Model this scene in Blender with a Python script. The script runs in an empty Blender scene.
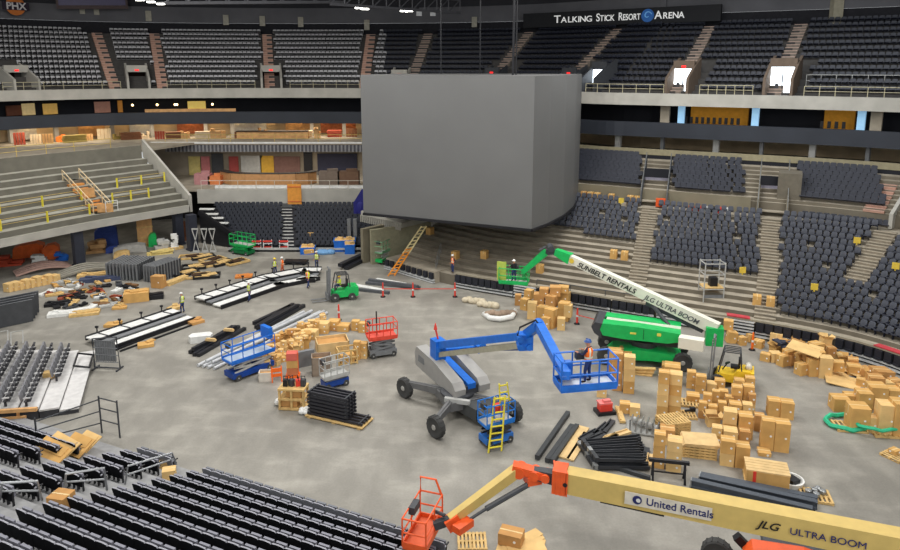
import bpy, math, random
from mathutils import Vector, Matrix
random.seed(7)
R = math.radians; PI = math.pi; V = Vector
sc = bpy.context.scene; COL = sc.collection
# ------------------------------------------------------------------ camera, world, lights, exposure
CAM_H = 20.0; FPX = 700.0; PCX = 450.0; PCY = 195.0
PITCH = math.atan(129/700.0)
cd = bpy.data.cameras.new('camera'); cam = bpy.data.objects.new('camera', cd); COL.objects.link(cam)
cam.location = (0, 0, CAM_H); cam.rotation_euler = (PI/2 - PITCH, 0, 0)
cd.sensor_width = 36; cd.lens = FPX/900*36; cd.shift_y = -(275-PCY)/900; cd.clip_end = 400
sc.camera = cam
w = bpy.data.worlds.new('world'); sc.world = w; w.use_nodes = True
w.node_tree.nodes['Background'].inputs[0].default_value = (0.93, 0.97, 1.0, 1)
w.node_tree.nodes['Background'].inputs[1].default_value = 0.72
sc.view_settings.view_transform = 'Standard'; sc.view_settings.look = 'None'
sc.view_settings.exposure = 0.0; sc.view_settings.gamma = 1.0; sc.view_settings.use_curve_mapping = False

def area(name, loc, sx, sy, power, color=(1, 1, 1), rot=(0, 0, 0), spread=180):
    l = bpy.data.lights.new(name, 'AREA'); l.shape = 'RECTANGLE'; l.size = sx; l.size_y = sy
    l.energy = power; l.color = color; l.spread = R(spread)
    o = bpy.data.objects.new(name, l); COL.objects.link(o); o.location = loc; o.rotation_euler = rot
    return o
# house lights hanging under the roof, with fill lamps added on the near side
for hx, hy in ((-30, 36), (0, 26), (0, 48), (28, 36), (-14, 62), (16, 62)):
    area('house_and_fill_light', (hx, hy, 32), 9, 9, 4500, (1.0, 0.985, 0.96))
for hx in (-22, 20):
    area('house_and_fill_light', (hx, 5, 27), 9, 6, 3600, (1, .985, .96), (R(50), 0, 0))  # unseen fill lamps, added to lift the shade under the hanging board
area('house_and_fill_light', (-38, 70, 33), 14, 4, 6500, (1, .97, .93))
area('house_and_fill_light', (30, 62, 33), 14, 4, 2600, (.9, .95, 1))
# warm work lights inside the concourses
for hx, hy, rz in ((-52, 92.5, .5), (-37, 99, .2), (-20, 100, 0)):
    area('concourse_light', (hx, hy, 12.05), 12, 2.5, 430, (1, .84, .64), (0, 0, rz))
area('club_light', (-20, 92, 8.5), 15, 3, 330, (1, .86, .68))
area('loading_light', (-42, 80, 4.3), 8, 4, 60, (1, .93, .82), (0, 0, .9))
# ------------------------------------------------------------------ pixel -> world helpers
cp, sp = math.cos(PITCH), math.sin(PITCH)
def ray(px, py):
    x = (px-PCX)/FPX; y = -(py-PCY)/FPX
    return V((x, cp+y*sp, -sp+y*cp))
def P(px, py, z=0.0):
    d = ray(px, py); t = (z-CAM_H)/d.z
    return V((d.x*t, d.y*t, z))
def PD(px, py, Y):
    d = ray(px, py); t = Y/d.y
    return V((d.x*t, Y, CAM_H+d.z*t))
def proj(v):
    Z = v[2]-CAM_H; zc = v[1]*cp-Z*sp; yc = v[1]*sp+Z*cp
    return PCX+FPX*v[0]/zc, PCY-FPX*yc/zc, zc
# ------------------------------------------------------------------ materials
def lin(c):
    c /= 255.0
    return c/12.92 if c <= .04045 else ((c+.055)/1.055)**2.4
_m = {}
def M(name, rgb=None,  rough=.6, metal=0.0, var=.12, scale=2.5, bump=0.0, emit=0.0, det=4):
    if name in _m: return _m[name]
    m = bpy.data.materials.new(name); m.use_nodes = True; nt = m.node_tree
    b = nt.nodes['Principled BSDF']; c = [lin(x) for x in rgb]
    tc = nt.nodes.new('ShaderNodeTexCoord'); n = nt.nodes.new('ShaderNodeTexNoise')
    n.inputs['Scale'].default_value = scale; n.inputs['Detail'].default_value = det
    nt.links.new(tc.outputs['Object'], n.inputs['Vector'])
    r = nt.nodes.new('ShaderNodeValToRGB')
    r.color_ramp.elements[0].position = .3; r.color_ramp.elements[1].position = .7
    r.color_ramp.elements[0].color = [max(0, x*(1-var)) for x in c]+[1]
    r.color_ramp.elements[1].color = [min(1, x*(1+var)) for x in c]+[1]
    nt.links.new(n.outputs['Fac'], r.inputs[0]); nt.links.new(r.outputs[0], b.inputs['Base Color'])
    b.inputs['Roughness'].default_value = rough; b.inputs['Specular IOR Level'].default_value = .15 if rough > .75 else .4; b.inputs['Metallic'].default_value = metal
    if emit:
        b.inputs['Emission Color'].default_value = c+[1]; b.inputs['Emission Strength'].default_value = emit
    if bump:
        bn = nt.nodes.new('ShaderNodeBump'); bn.inputs['Strength'].default_value = bump
        nt.links.new(n.outputs['Fac'], bn.inputs['Height']); nt.links.new(bn.outputs[0], b.inputs['Normal'])
    _m[name] = m; return m
black = M('black_paint', (26, 26, 30), .45); dgrey = M('dark_grey_steel', (62, 64, 68), .5)
seatblk = M('black_seat_shell', (12, 13, 17), .8); seattop = M('seat_edge_grey', (150, 150, 158), .5)
seatgry = M('seat_pad_grey', (92, 94, 100), .7); seatblu = M('seat_blue_grey', (76, 79, 88), .55, var=.2)
seatdk = M('seat_dark_back', (36, 39, 52), .5); seatwht = M('seat_pale_edge', (165, 168, 172), .5)
steel = M('galvanised_steel', (150, 152, 152), .4, .6); mgrey = M('mid_grey_paint', (120, 122, 124), .55)
lgrey = M('light_grey_paint', (178, 178, 174), .55); white = M('white_paint', (226, 226, 222), .5)
tyre = M('tyre_rubber', (72, 72, 71), .85); conc = M('stand_concrete', (162, 153, 137), .85, scale=.8, var=.18)
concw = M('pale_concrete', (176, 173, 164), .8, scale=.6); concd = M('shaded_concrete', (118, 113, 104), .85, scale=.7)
concp = M('stair_pink_concrete', (178, 140, 122), .85); beige = M('beige_wall', (132, 125, 106), .8, scale=.5)
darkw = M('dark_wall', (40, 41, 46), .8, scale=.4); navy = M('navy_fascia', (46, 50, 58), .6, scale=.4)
ctn = M('cardboard', (206, 162, 98), .8, scale=1.3, var=.14); ctn2 = M('cardboard_pale', (222, 186, 126), .8, scale=1.3)
ctn3 = M('cardboard_brown', (194, 146, 90), .8, scale=1.3); tape = M('packing_tape', (224, 196, 140), .4)
paper = M('paper_label', (238, 238, 232), .7); wood = M('raw_timber', (206, 172, 112), .75, scale=4, var=.2)
ply = M('plywood', (214, 182, 128), .7, scale=2); blue = M('blue_paint', (30, 108, 204), .4); dblue = M('dark_blue_paint', (18, 62, 140), .4)
green = M('green_paint', (26, 176, 88), .4); dgreen = M('dark_green', (10, 100, 52), .5); lime = M('lime_sign', (176, 190, 84), .6)
red = M('red_paint', (222, 66, 52), .45); orange = M('orange_paint', (232, 92, 38), .45); orng = M('safety_orange', (246, 110, 30), .6)
yellow = M('yellow_paint', (236, 196, 48), .5); ytag = M('yellow_tag', (224, 192, 70), .6); tan = M('tan_boom_paint', (206, 178, 104), .5, var=.06)
cream = M('cream_boom_paint', (226, 224, 208), .5, var=.04); ink = M('black_ink', (18, 18, 20), .6)
navyink = M('navy_ink', (30, 36, 96), .6); rail_y = M('rail_ochre', (196, 170, 96), .6); ryel = M('rail_yellow', (226, 210, 60), .6)
tarpo = M('orange_tarp', (226, 106, 44), .7); tarpb = M('blue_tarp', (48, 70, 140), .7); bin_b = M('blue_bin_plastic', (28, 104, 196), .5)
brick = M('warm_panel', (178, 104, 66), .75, scale=3, var=.25); wpan = M('wood_panel', (206, 158, 104), .7, scale=2, var=.2)
lampw = M('lamp_warm', (255, 214, 150), emit=6, var=0); lampc = M('lamp_white', (255, 252, 244), emit=10, var=0)
day = M('daylight_doorway', (235, 246, 255), emit=4.0, var=0); amber = M('amber_wall', (214, 148, 52), .8, emit=.12)
exitr = M('exit_red', (255, 40, 40), emit=1.2, var=0)
# ------------------------------------------------------------------ mesh builder
class MB:
    def __init__(s): s.v = []; s.f = []; s.m = []
    def quadbox(s, c8, mi=0):
        n = len(s.v); s.v += [tuple(c) for c in c8]
        for q in ((0, 3, 2, 1), (4, 5, 6, 7), (0, 1, 5, 4), (1, 2, 6, 5), (2, 3, 7, 6), (3, 0, 4, 7)):
            s.f.append([n+i for i in q]); s.m.append(mi)
        return s
    def box(s, c, d, mi=0, rz=0.0, mat=None):
        x, y, z = d[0]/2, d[1]/2, d[2]/2
        pts = [V(p) for p in ((-x, -y, -z), (x, -y, -z), (x, y, -z), (-x, y, -z), (-x, -y, z), (x, -y, z), (x, y, z), (-x, y, z))]
        rm = mat if mat is not None else Matrix.Rotation(rz, 3, 'Z')
        return s.quadbox([rm @ p + V(c) for p in pts], mi)
    def beam(s, a, b, w, h, mi=0, w2=None, h2=None, up=(0, 0, 1)):
        a, b = V(a), V(b); t = (b-a).normalized(); u = V(up)
        if abs(t.dot(u)) > .98: u = V((0, 1, 0)) if abs(t.y) < .9 else V((1, 0, 0))
        sd = t.cross(u).normalized(); up2 = sd.cross(t).normalized()
        w2 = w if w2 is None else w2; h2 = h if h2 is None else h2
        c = []
        for p, ww, hh in ((a, w, h), (b, w2, h2)):
            c.append([p-sd*ww/2-up2*hh/2, p+sd*ww/2-up2*hh/2, p+sd*ww/2+up2*hh/2, p-sd*ww/2+up2*hh/2])
        A, B = c
        return s.quadbox([A[0], A[1], B[1], B[0], A[3], A[2], B[2], B[3]], mi)
    def tube(s, pts, r, n=8, mi=0, cap=True):
        pts = [V(p) for p in pts]; rings = []
        for i, p in enumerate(pts):
            t = (pts[min(i+1, len(pts)-1)]-pts[max(i-1, 0)]).normalized()
            u = V((0, 0, 1)) if abs(t.z) < .95 else V((1, 0, 0))
            a = t.cross(u).normalized(); b = a.cross(t)
            k = len(s.v); rr = r[i] if isinstance(r, (list, tuple)) else r
            s.v += [tuple(p+a*math.cos(2*PI*j/n)*rr+b*math.sin(2*PI*j/n)*rr) for j in range(n)]
            rings.append(k)
        for k0, k1 in zip(rings, rings[1:]):
            for j in range(n):
                s.f.append([k0+j, k0+(j+1) % n, k1+(j+1) % n, k1+j]); s.m.append(mi)
        if cap:
            s.f.append([rings[0]+j for j in range(n)][::-1]); s.m.append(mi)
            s.f.append([rings[-1]+j for j in range(n)]); s.m.append(mi)
        return s
    def lathe(s, c, axis, prof, n=20, mi=0, sx=1.0):
        ax = V(axis).normalized(); u = V((0, 0, 1)) if abs(ax.z) < .9 else V((1, 0, 0))
        a = ax.cross(u).normalized(); b = ax.cross(a); c = V(c); rings = []
        for r, h in prof:
            rings.append(len(s.v))
            s.v += [tuple(c+ax*h+a*math.cos(2*PI*j/n)*r*sx+b*math.sin(2*PI*j/n)*r) for j in range(n)]
        for k0, k1 in zip(rings, rings[1:]):
            for j in range(n):
                s.f.append([k0+j, k0+(j+1) % n, k1+(j+1) % n, k1+j]); s.m.append(mi)
        for k in (rings[0], rings[-1]):
            s.f.append([k+j for j in range(n)]); s.m.append(mi)
        return s
    def prism(s, poly, z0, z1, mi=0, mt=None):
        n = len(poly); k = len(s.v)
        s.v += [(p[0], p[1], z0) for p in poly]+[(p[0], p[1], z1) for p in poly]
        for i in range(n):
            j = (i+1) % n; s.f.append([k+i, k+j, k+n+j, k+n+i]); s.m.append(mi)
        s.f.append([k+i for i in range(n)][::-1]); s.m.append(mi)
        s.f.append([k+n+i for i in range(n)]); s.m.append(mi if mt is None else mt)
        return s
    def extr(s, poly, org, xa, ya, za, t, mi=0):
        """polygon in the (xa, ya) plane at org, extruded t along za (centred)"""
        org, xa, ya, za = V(org), V(xa), V(ya), V(za); n = len(poly); k = len(s.v)
        for q in (-t/2, t/2): s.v += [tuple(org+xa*p[0]+ya*p[1]+za*q) for p in poly]
        for i in range(n):
            j = (i+1) % n; s.f.append([k+i, k+j, k+n+j, k+n+i]); s.m.append(mi)
        s.f.append([k+i for i in range(n)][::-1]); s.m.append(mi)
        s.f.append([k+n+i for i in range(n)]); s.m.append(mi)
        return s
    def ball(s, c, r, mi=0, n=10, sc3=(1, 1, 1), half=False):
        c = V(c); rings = []; m = 6; lo = 0 if half else -m
        for i in range(lo, m+1):
            ph = PI/2*i/m; rings.append(len(s.v)); rr = max(r*math.cos(ph), 1e-4)
            s.v += [(c.x+math.cos(2*PI*j/n)*rr*sc3[0], c.y+math.sin(2*PI*j/n)*rr*sc3[1], c.z+math.sin(ph)*r*sc3[2]) for j in range(n)]
        for k0, k1 in zip(rings, rings[1:]):
            for j in range(n):
                s.f.append([k0+j, k0+(j+1) % n, k1+(j+1) % n, k1+j]); s.m.append(mi)
        return s
    def mesh(s, name, mats, off=None):
        me = bpy.data.meshes.new(name)
        vs = s.v if off is None else [(a-off[0], b-off[1], c-off[2]) for a, b, c in s.v]
        me.from_pydata(vs, [], s.f)
        for m in (mats if isinstance(mats, (list, tuple)) else [mats]): me.materials.append(m)
        me.polygons.foreach_set('material_index', s.m); me.update()
        return me
    def build(s, name, mats, parent=None, off=None):
        o = bpy.data.objects.new(name, s.mesh(name, mats, off)); COL.objects.link(o)
        if parent is not None: o.parent = parent
        return o
def shade(o):
    o.data.polygons.foreach_set('use_smooth', [True]*len(o.data.polygons)); return o
def tag(o, label=None, cat=None, group=None, kind=None):
    if label: o['label'] = label
    if cat: o['category'] = cat
    if group: o['group'] = group
    if kind: o['kind'] = kind
    return o
class T:
    """a thing: an Empty at its base, parts are children. world=True parts are given in world coordinates"""
    def __init__(s, name, label, cat, loc=(0, 0, 0), rz=0.0, group=None):
        o = bpy.data.objects.new(name, None); COL.objects.link(o); o.empty_display_size = .2
        o.location = loc; o.rotation_euler = (0, 0, rz); s.o = o; s.loc = V(loc); tag(o, label, cat, group)
    def part(s, name, mb, mats, parent=None, world=False, label=None, smooth=False):
        o = mb.build(name, mats, parent or s.o, s.loc if world else None)
        if label: o['label'] = label
        if smooth: shade(o)
        return o
def struct(name, mb, mats): return tag(mb.build(name, mats), kind='structure')
def single(name, mb, mats, label, cat, group=None, loc=None, rz=0.0):
    o = mb.build(name, mats, None)
    if loc is not None: o.location = loc; o.rotation_euler = (0, 0, rz)
    return tag(o, label, cat, group)
_O = 'zeroth first second third fourth fifth sixth seventh eighth ninth tenth eleventh twelfth thirteenth fourteenth fifteenth sixteenth seventeenth eighteenth nineteenth'.split()
_TN = {2: 'twent', 3: 'thirt', 4: 'fort', 5: 'fift', 6: 'sixt', 7: 'sevent', 8: 'eight', 9: 'ninet'}
def nth(i):
    if i < 20: return _O[i]
    t, u = divmod(i, 10)
    return _TN[t]+'ieth' if u == 0 else _TN[t]+'y-'+_O[u]
# ------------------------------------------------------------------ curves in plan
def smooth(pts, step=0.5):
    out = []; n = len(pts)
    for i in range(n-1):
        p0, p1, p2, p3 = pts[max(i-1, 0)], pts[i], pts[i+1], pts[min(i+2, n-1)]
        for k in range(12):
            t = k/12
            out.append(tuple(.5*(2*p1[a]+(p2[a]-p0[a])*t+(2*p0[a]-5*p1[a]+4*p2[a]-p3[a])*t*t+(3*p1[a]-p0[a]-3*p2[a]+p3[a])*t**3) for a in (0, 1)))
    out.append(tuple(pts[-1])); res = [out[0]]; acc = 0
    for a, b in zip(out, out[1:]):
        L = math.hypot(b[0]-a[0], b[1]-a[1]); pos = 0
        while L > 0 and acc+(L-pos) >= step:
            pos += step-acc; acc = 0; t = pos/L
            res.append((a[0]+(b[0]-a[0])*t, a[1]+(b[1]-a[1])*t))
        acc += L-pos
    return res
class Curve:
    def __init__(s, pts, rot=None, sm=True):
        s.c = smooth(pts) if sm else pts; s.n = []
        for i in range(len(s.c)):
            a = s.c[max(i-4, 0)]; b = s.c[min(i+4, len(s.c)-1)]
            g = math.atan2(b[0]-a[0], -(b[1]-a[1])) if False else math.atan2(b[1]-a[1], b[0]-a[0])+PI/2
            if rot: g += rot(i*.5)
            s.n.append((math.cos(g), math.sin(g)))
        s.len = (len(s.c)-1)*.5
    def at(s, u, o=0.0, z=0.0):
        f = min(max(u/.5, 0), len(s.c)-1.001); i = int(f); t = f-i
        x = s.c[i][0]*(1-t)+s.c[i+1][0]*t; y = s.c[i][1]*(1-t)+s.c[i+1][1]*t
        nx = s.n[i][0]*(1-t)+s.n[i+1][0]*t; ny = s.n[i][1]*(1-t)+s.n[i+1][1]*t
        return V((x+nx*o, y+ny*o, z))
    def face(s, u):
        i = min(int(max(u, 0)/.5), len(s.c)-1); return math.atan2(-s.n[i][1], -s.n[i][0])   # heading towards the floor
    def sweep(s, mb, prof, u0=None, u1=None, mi=0, step=1.0, close=False, mis=None):
        u0 = 0 if u0 is None else u0; u1 = s.len if u1 is None else u1
        n = max(1, int(math.ceil((u1-u0)/step))); k = len(mb.v); m = len(prof)
        for i in range(n+1):
            u = u0+(u1-u0)*i/n
            mb.v += [tuple(s.at(u, o, z)) for o, z in prof]
        for i in range(n):
            for j in range(m if close else m-1):
                j2 = (j+1) % m
                mb.f.append([k+i*m+j, k+(i+1)*m+j, k+(i+1)*m+j2, k+i*m+j2]); mb.m.append(mis[j] if mis else mi)
        if close:
            mb.f.append([k+j for j in range(m)]); mb.m.append(mi); mb.f.append([k+n*m+j for j in range(m)][::-1]); mb.m.append(mi)
        return mb
def rect(o0, o1, z0, z1): return [(o0, z0), (o1, z0), (o1, z1), (o0, z1)]
CS = Curve([(-9, 70.5), (-6.5, 67.8), (-.46, 62.2), (5.3, 58.8), (10.5, 55.9), (14.9, 53.5), (19.3, 51.2), (23.5, 48.9), (27, 46.4),
            (29.2, 43.6), (30.6, 40), (31.3, 36), (31.5, 31), (31.5, 26)], rot=lambda u: R(8+4*max(0, min(1, (u-30)/6))-25*max(0, min(1, (u-37.5)/6.5))))
_rp = [(-86, 34), (-75, 58), (-62, 79), (-49, 91), (-38, 95), (-25, 96.5), (-12, 96), (-2, 94), (6, 90.5)]
_C0 = Curve([(-9, 70.5), (-6.5, 67.8), (-.46, 62.2), (5.3, 58.8), (10.5, 55.9), (14.9, 53.5), (19.3, 51.2), (23.5, 48.9), (27, 46.4),
            (29.2, 43.6), (30.6, 40), (31.3, 36), (31.5, 31), (31.5, 26)], rot=lambda u: R(5-18*max(0, min(1, (u-36)/7))))
_rp += [tuple(_C0.at(u, 25)[:2]) for u in (20, 24, 28, 32, 36, 40, 43, 46, 49, 52, 56)]
CR = Curve(_rp, rot=lambda u: R(22-9*max(0, min(1, (u-68)/9))-21*max(0, min(1, (u-102)/18))))
def u_at(curve, px, o=0.0, z=0.0):
    """arc length whose point projects to picture column px"""
    best = None
    for i in range(int(curve.len*4)):
        u = i/4; q = curve.at(u, o, z)
        if q.y < 5: continue
        d = abs(proj(q)[0]-px)
        if best is None or d < best[0]: best = (d, u)
    return best[1]
# ------------------------------------------------------------------ the floor
def floor_mat():
    m = bpy.data.materials.new('arena_floor_concrete'); m.use_nodes = True; nt = m.node_tree; L = nt.links
    b = nt.nodes['Principled BSDF']; tc = nt.nodes.new('ShaderNodeTexCoord')
    def noise(scale, det, sc3=None):
        n = nt.nodes.new('ShaderNodeTexNoise'); n.inputs['Scale'].default_value = scale; n.inputs['Detail'].default_value = det
        if sc3:
            mp = nt.nodes.new('ShaderNodeMapping'); mp.inputs['Scale'].default_value = sc3; mp.inputs['Rotation'].default_value = (0, 0, .45)
            L.new(tc.outputs['Object'], mp.inputs[0]); L.new(mp.outputs[0], n.inputs[0])
        else: L.new(tc.outputs['Object'], n.inputs[0])
        return n
    def ramp(n, p0, c0, p1, c1):
        r = nt.nodes.new('ShaderNodeValToRGB'); e = r.color_ramp.elements
        e[0].position = p0; e[1].position = p1; e[0].color = [lin(x) for x in c0]+[1]; e[1].color = [lin(x) for x in c1]+[1]
        L.new(n.outputs['Fac'], r.inputs[0]); return r
    def mix(a, c, mode, fac):
        x = nt.nodes.new('ShaderNodeMix'); x.data_type = 'RGBA'; x.blend_type = mode; x.inputs['Factor'].default_value = fac
        L.new(a.outputs[0] if a.bl_idname != 'ShaderNodeMix' else a.outputs['Result'], x.inputs['A']); L.new(c.outputs[0], x.inputs['B']); return x
    base = ramp(noise(.12, 5), .3, (148, 145, 138), .7, (168, 165, 158))
    dust = ramp(noise(.8, 14, (1, .5, 1)), .42, (116, 114, 110), .66, (214, 212, 206))
    fine = ramp(noise(9, 6), .3, (118, 117, 114), .75, (172, 170, 166))
    x = mix(base, dust, 'SOFT_LIGHT', .3); x = mix(x, fine, 'SOFT_LIGHT', .4)
    scr = ramp(noise(.5, 14, (.7, 1.5, 1)), .5, (122, 120, 114), .68, (232, 229, 222)); x = mix(x, scr, 'SOFT_LIGHT', .3)
    L.new(x.outputs['Result'], b.inputs['Base Color']); b.inputs['Roughness'].default_value = .62
    return m
fm = floor_mat()
mb = MB(); mb.quadbox([(-75, 4, -.3), (75, 4, -.3), (75, 112, -.3), (-75, 112, -.3), (-75, 4, 0), (75, 4, 0), (75, 112, 0), (-75, 112, 0)])
struct('floor', mb, fm)
# ------------------------------------------------------------------ terraces of the far stand
def steps(o0, z0, n, tread, riser):
    p = [(o0, z0)]
    for k in range(n): p += [(o0+k*tread, z0+(k+1)*riser), (o0+(k+1)*tread, z0+(k+1)*riser)]
    return p
RA = dict(o=2.0, z=1.0, n=16, t=.85, r=.325)     # lower rows
RB = dict(o=17.2, z=7.4, n=8, t=.83, r=.31)      # rows behind the cross aisle
prof = [(.55, 0), (.55, 1.0)]+steps(RA['o'], 1.0, 16, .85, .325)
oe, ze = prof[-1]
prof += [(16.9, ze), (16.9, 7.4)]+steps(RB['o'], 7.4, 8, .83, .31)+[(25.0, 9.88)]
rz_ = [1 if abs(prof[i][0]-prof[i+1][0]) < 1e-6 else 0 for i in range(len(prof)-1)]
mb = CS.sweep(MB(), prof, u0=4.2, mis=rz_); struct('stand_terrace', mb, [conc, M('stand_riser_shade', (116, 109, 96), .9, scale=.8)])  # darker riser colour paints in the shadow lines of the steps
# walkway parapet of the cross aisle, beige with a cap
mb = CS.sweep(MB(), rect(16.75, 16.95, 6.2, 7.75), u0=13, u1=u_at(CS, 750, 17, 7.5), close=True); struct('wall_cross_aisle', mb, beige)
# deck two slab, its tan parapet, ring fascia, suite floor and upper deck front
uL, uR = 0, CR.len
uRs = u_at(CR, 560, 0, 11)
mb = CR.sweep(MB(), rect(-.3, 14, 9.65, 9.98), close=True, step=2); struct('floor_concourse', mb, conc)
mb = CR.sweep(MB(), rect(-.55, -.3, 10.3, 10.95), u0=uRs, close=True); CR.sweep(mb, rect(-.5, -.32, 9.6, 10.3), uRs, None, 1, close=True); struct('wall_tan_parapet', mb, [M('parapet_tan', (150, 142, 116), .8), darkw])  # dark lower strip paints the shading of the seats below the parapet
mb = CR.sweep(MB(), rect(-.2, .5, 12.25, 13.85), close=True); mb.m[:] = [0]*len(mb.m); struct('trim_ring_fascia', mb, navy)
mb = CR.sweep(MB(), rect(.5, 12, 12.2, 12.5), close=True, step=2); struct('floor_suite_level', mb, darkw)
mb = CR.sweep(MB(), rect(-.6, .25, 15.75, 17.05), close=True); struct('trim_upper_fascia', mb, concw)
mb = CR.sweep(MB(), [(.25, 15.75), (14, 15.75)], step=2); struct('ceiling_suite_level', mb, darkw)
RU = dict(o=1.4, z=16.6, n=12, t=1.0, r=.67)
mb = CR.sweep(MB(), [(.2, 16.6)]+steps(1.4, 16.6, 12, 1.0, .67)+[(14.4, 24.64)], step=1.5); struct('upper_terrace', mb, M('upper_terrace_concrete', (74, 72, 70), .85))
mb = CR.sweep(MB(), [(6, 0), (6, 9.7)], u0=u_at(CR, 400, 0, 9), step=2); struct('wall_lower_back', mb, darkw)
# recess back walls
mb = CR.sweep(MB(), [(9.5, 9.98), (9.5, 12.2)], step=2); struct('wall_concourse_back', mb, M('concourse_plaster', (206, 184, 150), .8, scale=.35, var=.25))
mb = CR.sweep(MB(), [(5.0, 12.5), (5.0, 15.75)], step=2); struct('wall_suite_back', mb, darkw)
# walls above the upper deck
mb = CR.sweep(MB(), [(14.4, 24.6), (14.4, 26.4)], step=2); struct('wall_upper_back', mb, M('upper_wall_dark', (44, 44, 48), .9))
mb = CR.sweep(MB(), [(14.2, 26.4), (14.2, 28.7), (14.6, 28.7)], step=2); struct('wall_upper_band', mb, M('upper_wall_grey', (104, 104, 108), .9, scale=.3))
mb = CR.sweep(MB(), [(14.6, 28.7), (14.6, 36)], step=2); struct('wall_upper_top', mb, M('upper_wall_top', (58, 58, 62), .9, scale=.3))
mb = MB(); mb.quadbox([(-120, -5, 36), (120, -5, 36), (120, 135, 36), (-120, 135, 36), (-120, -5, 36.3), (120, -5, 36.3), (120, 135, 36.3), (-120, 135, 36.3)])
struct('ceiling', mb, M('roof_dark', (60, 60, 62), .9))
# ------------------------------------------------------------------ bleacher on the loading side
CB = Curve([(-50.5, 45.5), (-44.6, 55.5), (-40.9, 61.6), (-36.4, 69), (-32.4, 74.2), (-29.4, 77.9)])
BL = dict(o=.3, z=4.5, n=8, t=1.2, r=.57)
prof = [(.3, 3.75), (0, 3.75), (0, 4.5)]+steps(.3, 4.5, 8, 1.2, .57)
prof += [(9.9, 10.6)]
mb = CB.sweep(MB(), prof, mis=[2 if i < 2 else 1 if i > 2 and abs(prof[i][0]-prof[i+1][0]) < 1e-6 else 0 for i in range(len(prof)-1)]); struct('bleacher_terrace', mb, [M('bleacher_concrete', (152, 150, 139), .85, scale=.9), M('bleacher_riser_shade', (112, 109, 99), .9, scale=.9), concw])  # risers coloured darker to hold the shadow lines between treads
mb = CB.sweep(MB(), [(9.9, 10.6), (10.15, 10.6), (10.15, 9.98), (11, 9.98)]); struct('trim_bleacher_top', mb, conc)
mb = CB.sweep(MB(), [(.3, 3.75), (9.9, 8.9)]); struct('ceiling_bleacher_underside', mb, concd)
e0 = CB.at(CB.len, 0, 0)
def cbp(u, o, z): return CB.at(u, o, z)
mb = MB(); n_ = CB.n[-1]
up_ = [(0, 3.7), (0, 5.6), (9.9, 11.3), (9.9, 9.2)]
mb.extr(up_, e0+V((CB.n[-1][1]*.25, -CB.n[-1][0]*.25, 0)), V((n_[0], n_[1], 0)), V((0, 0, 1)), V((n_[1], -n_[0], 0)), .3)
struct('wall_bleacher_end', mb, concw)
# deck infill between the bleacher top and the concourse (same floor level)
mb = MB(); tl = [CB.at(u, 10.5) for u in (0, 8, 16, 24, 32, CB.len)]
rp = [CR.at(u_at(CR, px, 0, 10), .5) for px in (100, 20)]
mb.prism([(p.x, p.y) for p in tl]+[(-33, 95.5), (-40, 97), (-52, 92), (-64, 80), (-78, 60), (-86, 40)], 9.7, 9.97); struct('floor_bleacher_deck', mb, conc)
# dark wall far behind the loading area, and its columns
mb = MB(); mb.box((-44, 88.5, 2.2), (36, .3, 4.4), 0, .35); struct('wall_loading_back', mb, M('loading_wall', (50, 48, 46), .9, scale=.6, var=.3))
for i, (px, py, pt) in enumerate(((80, 264, 0), (180, 247, 0), (193, 250, 0))):
    b = P(px, py); q = min((CB.at(u, .9) for u in [k*.5 for k in range(int(CB.len*2))]), key=lambda c: abs(proj(V((c.x, c.y, 2)))[0]-px)) if i < 2 else b
    mb = MB(); mb.box((q.x, q.y, 2.0), (.9, .9, 4.0), 0, .8); mb.box((q.x, q.y, .1), (1.1, 1.1, .2), 0, .8); struct('pillar_loading', mb, M('pillar_dark', (44, 47, 58), .6))
# ------------------------------------------------------------------ bunker seats terrace and the club deck behind it
BK = dict(y=74.6, n=13, t=.75, r=.215, x0=-29.0, x1=-8.5)
def bk_x0(k): return -23.6-.42*k
mb = MB()
for k in range(13):
    y0 = BK['y']+k*.75; x0 = bk_x0(k)-.4
    mb.quadbox([(x0, y0, 0), (BK['x1'], y0, 0), (BK['x1'], 84.9, 0), (x0, 84.9, 0), (x0, y0, (k+1)*.215), (BK['x1'], y0, (k+1)*.215), (BK['x1'], 84.9, (k+1)*.215), (x0, 84.9, (k+1)*.215)])
struct('bunker_terrace', mb, M('bunker_step', (62, 62, 66), .8))
cz = PD(290, 189.5, 84.6).z; cz0 = PD(290, 203, 84.6).z
mb = MB(); mb.quadbox([(-31, 84.4, cz0), (-7.2, 84.4, cz0), (-7.2, 84.8, cz0), (-31, 84.8, cz0), (-31, 84.4, cz), (-7.2, 84.4, cz), (-7.2, 84.8, cz), (-31, 84.8, cz)])
struct('trim_club_fascia', mb, concw)
mb = MB(); mb.quadbox([(-34, 84.8, cz-.3), (0, 84.8, cz-.3), (0, 97, cz-.3), (-40, 97, cz-.3), (-34, 84.8, cz-.05), (0, 84.8, cz-.05), (0, 97, cz-.05), (-40, 97, cz-.05)])
struct('floor_club', mb, conc)
mb = MB(); mb.box((-20, 97, (cz+8.8)/2), (44, .3, 8.8-cz+2)); struct('wall_club_back', mb, M('club_wall', (150, 140, 124), .85, scale=.4, var=.22))
ribm = M('ribbed_band', (136, 136, 138), .5, .2)
mb = MB(); mb.box((-20, 93.4, 9.25), (36, .2, 1.0))
for k in range(72): mb.box((-38+k*.5, 93.24, 9.2), (.22, .14, 1.05), 1)
struct('trim_ribbed_band', mb, [M('ribbed_band_dark', (84, 84, 90), .6), ribm])
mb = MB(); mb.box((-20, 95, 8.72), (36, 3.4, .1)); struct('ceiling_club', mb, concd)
mb = MB(); mb.box((-20, 93.2, 9.92), (40, .5, .2)); struct('trim_concourse_edge', mb, white)
mb = MB(); mb.box((-20, 94.6, 9.8), (42, 3, .3)); struct('floor_concourse_lip', mb, conc)
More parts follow.
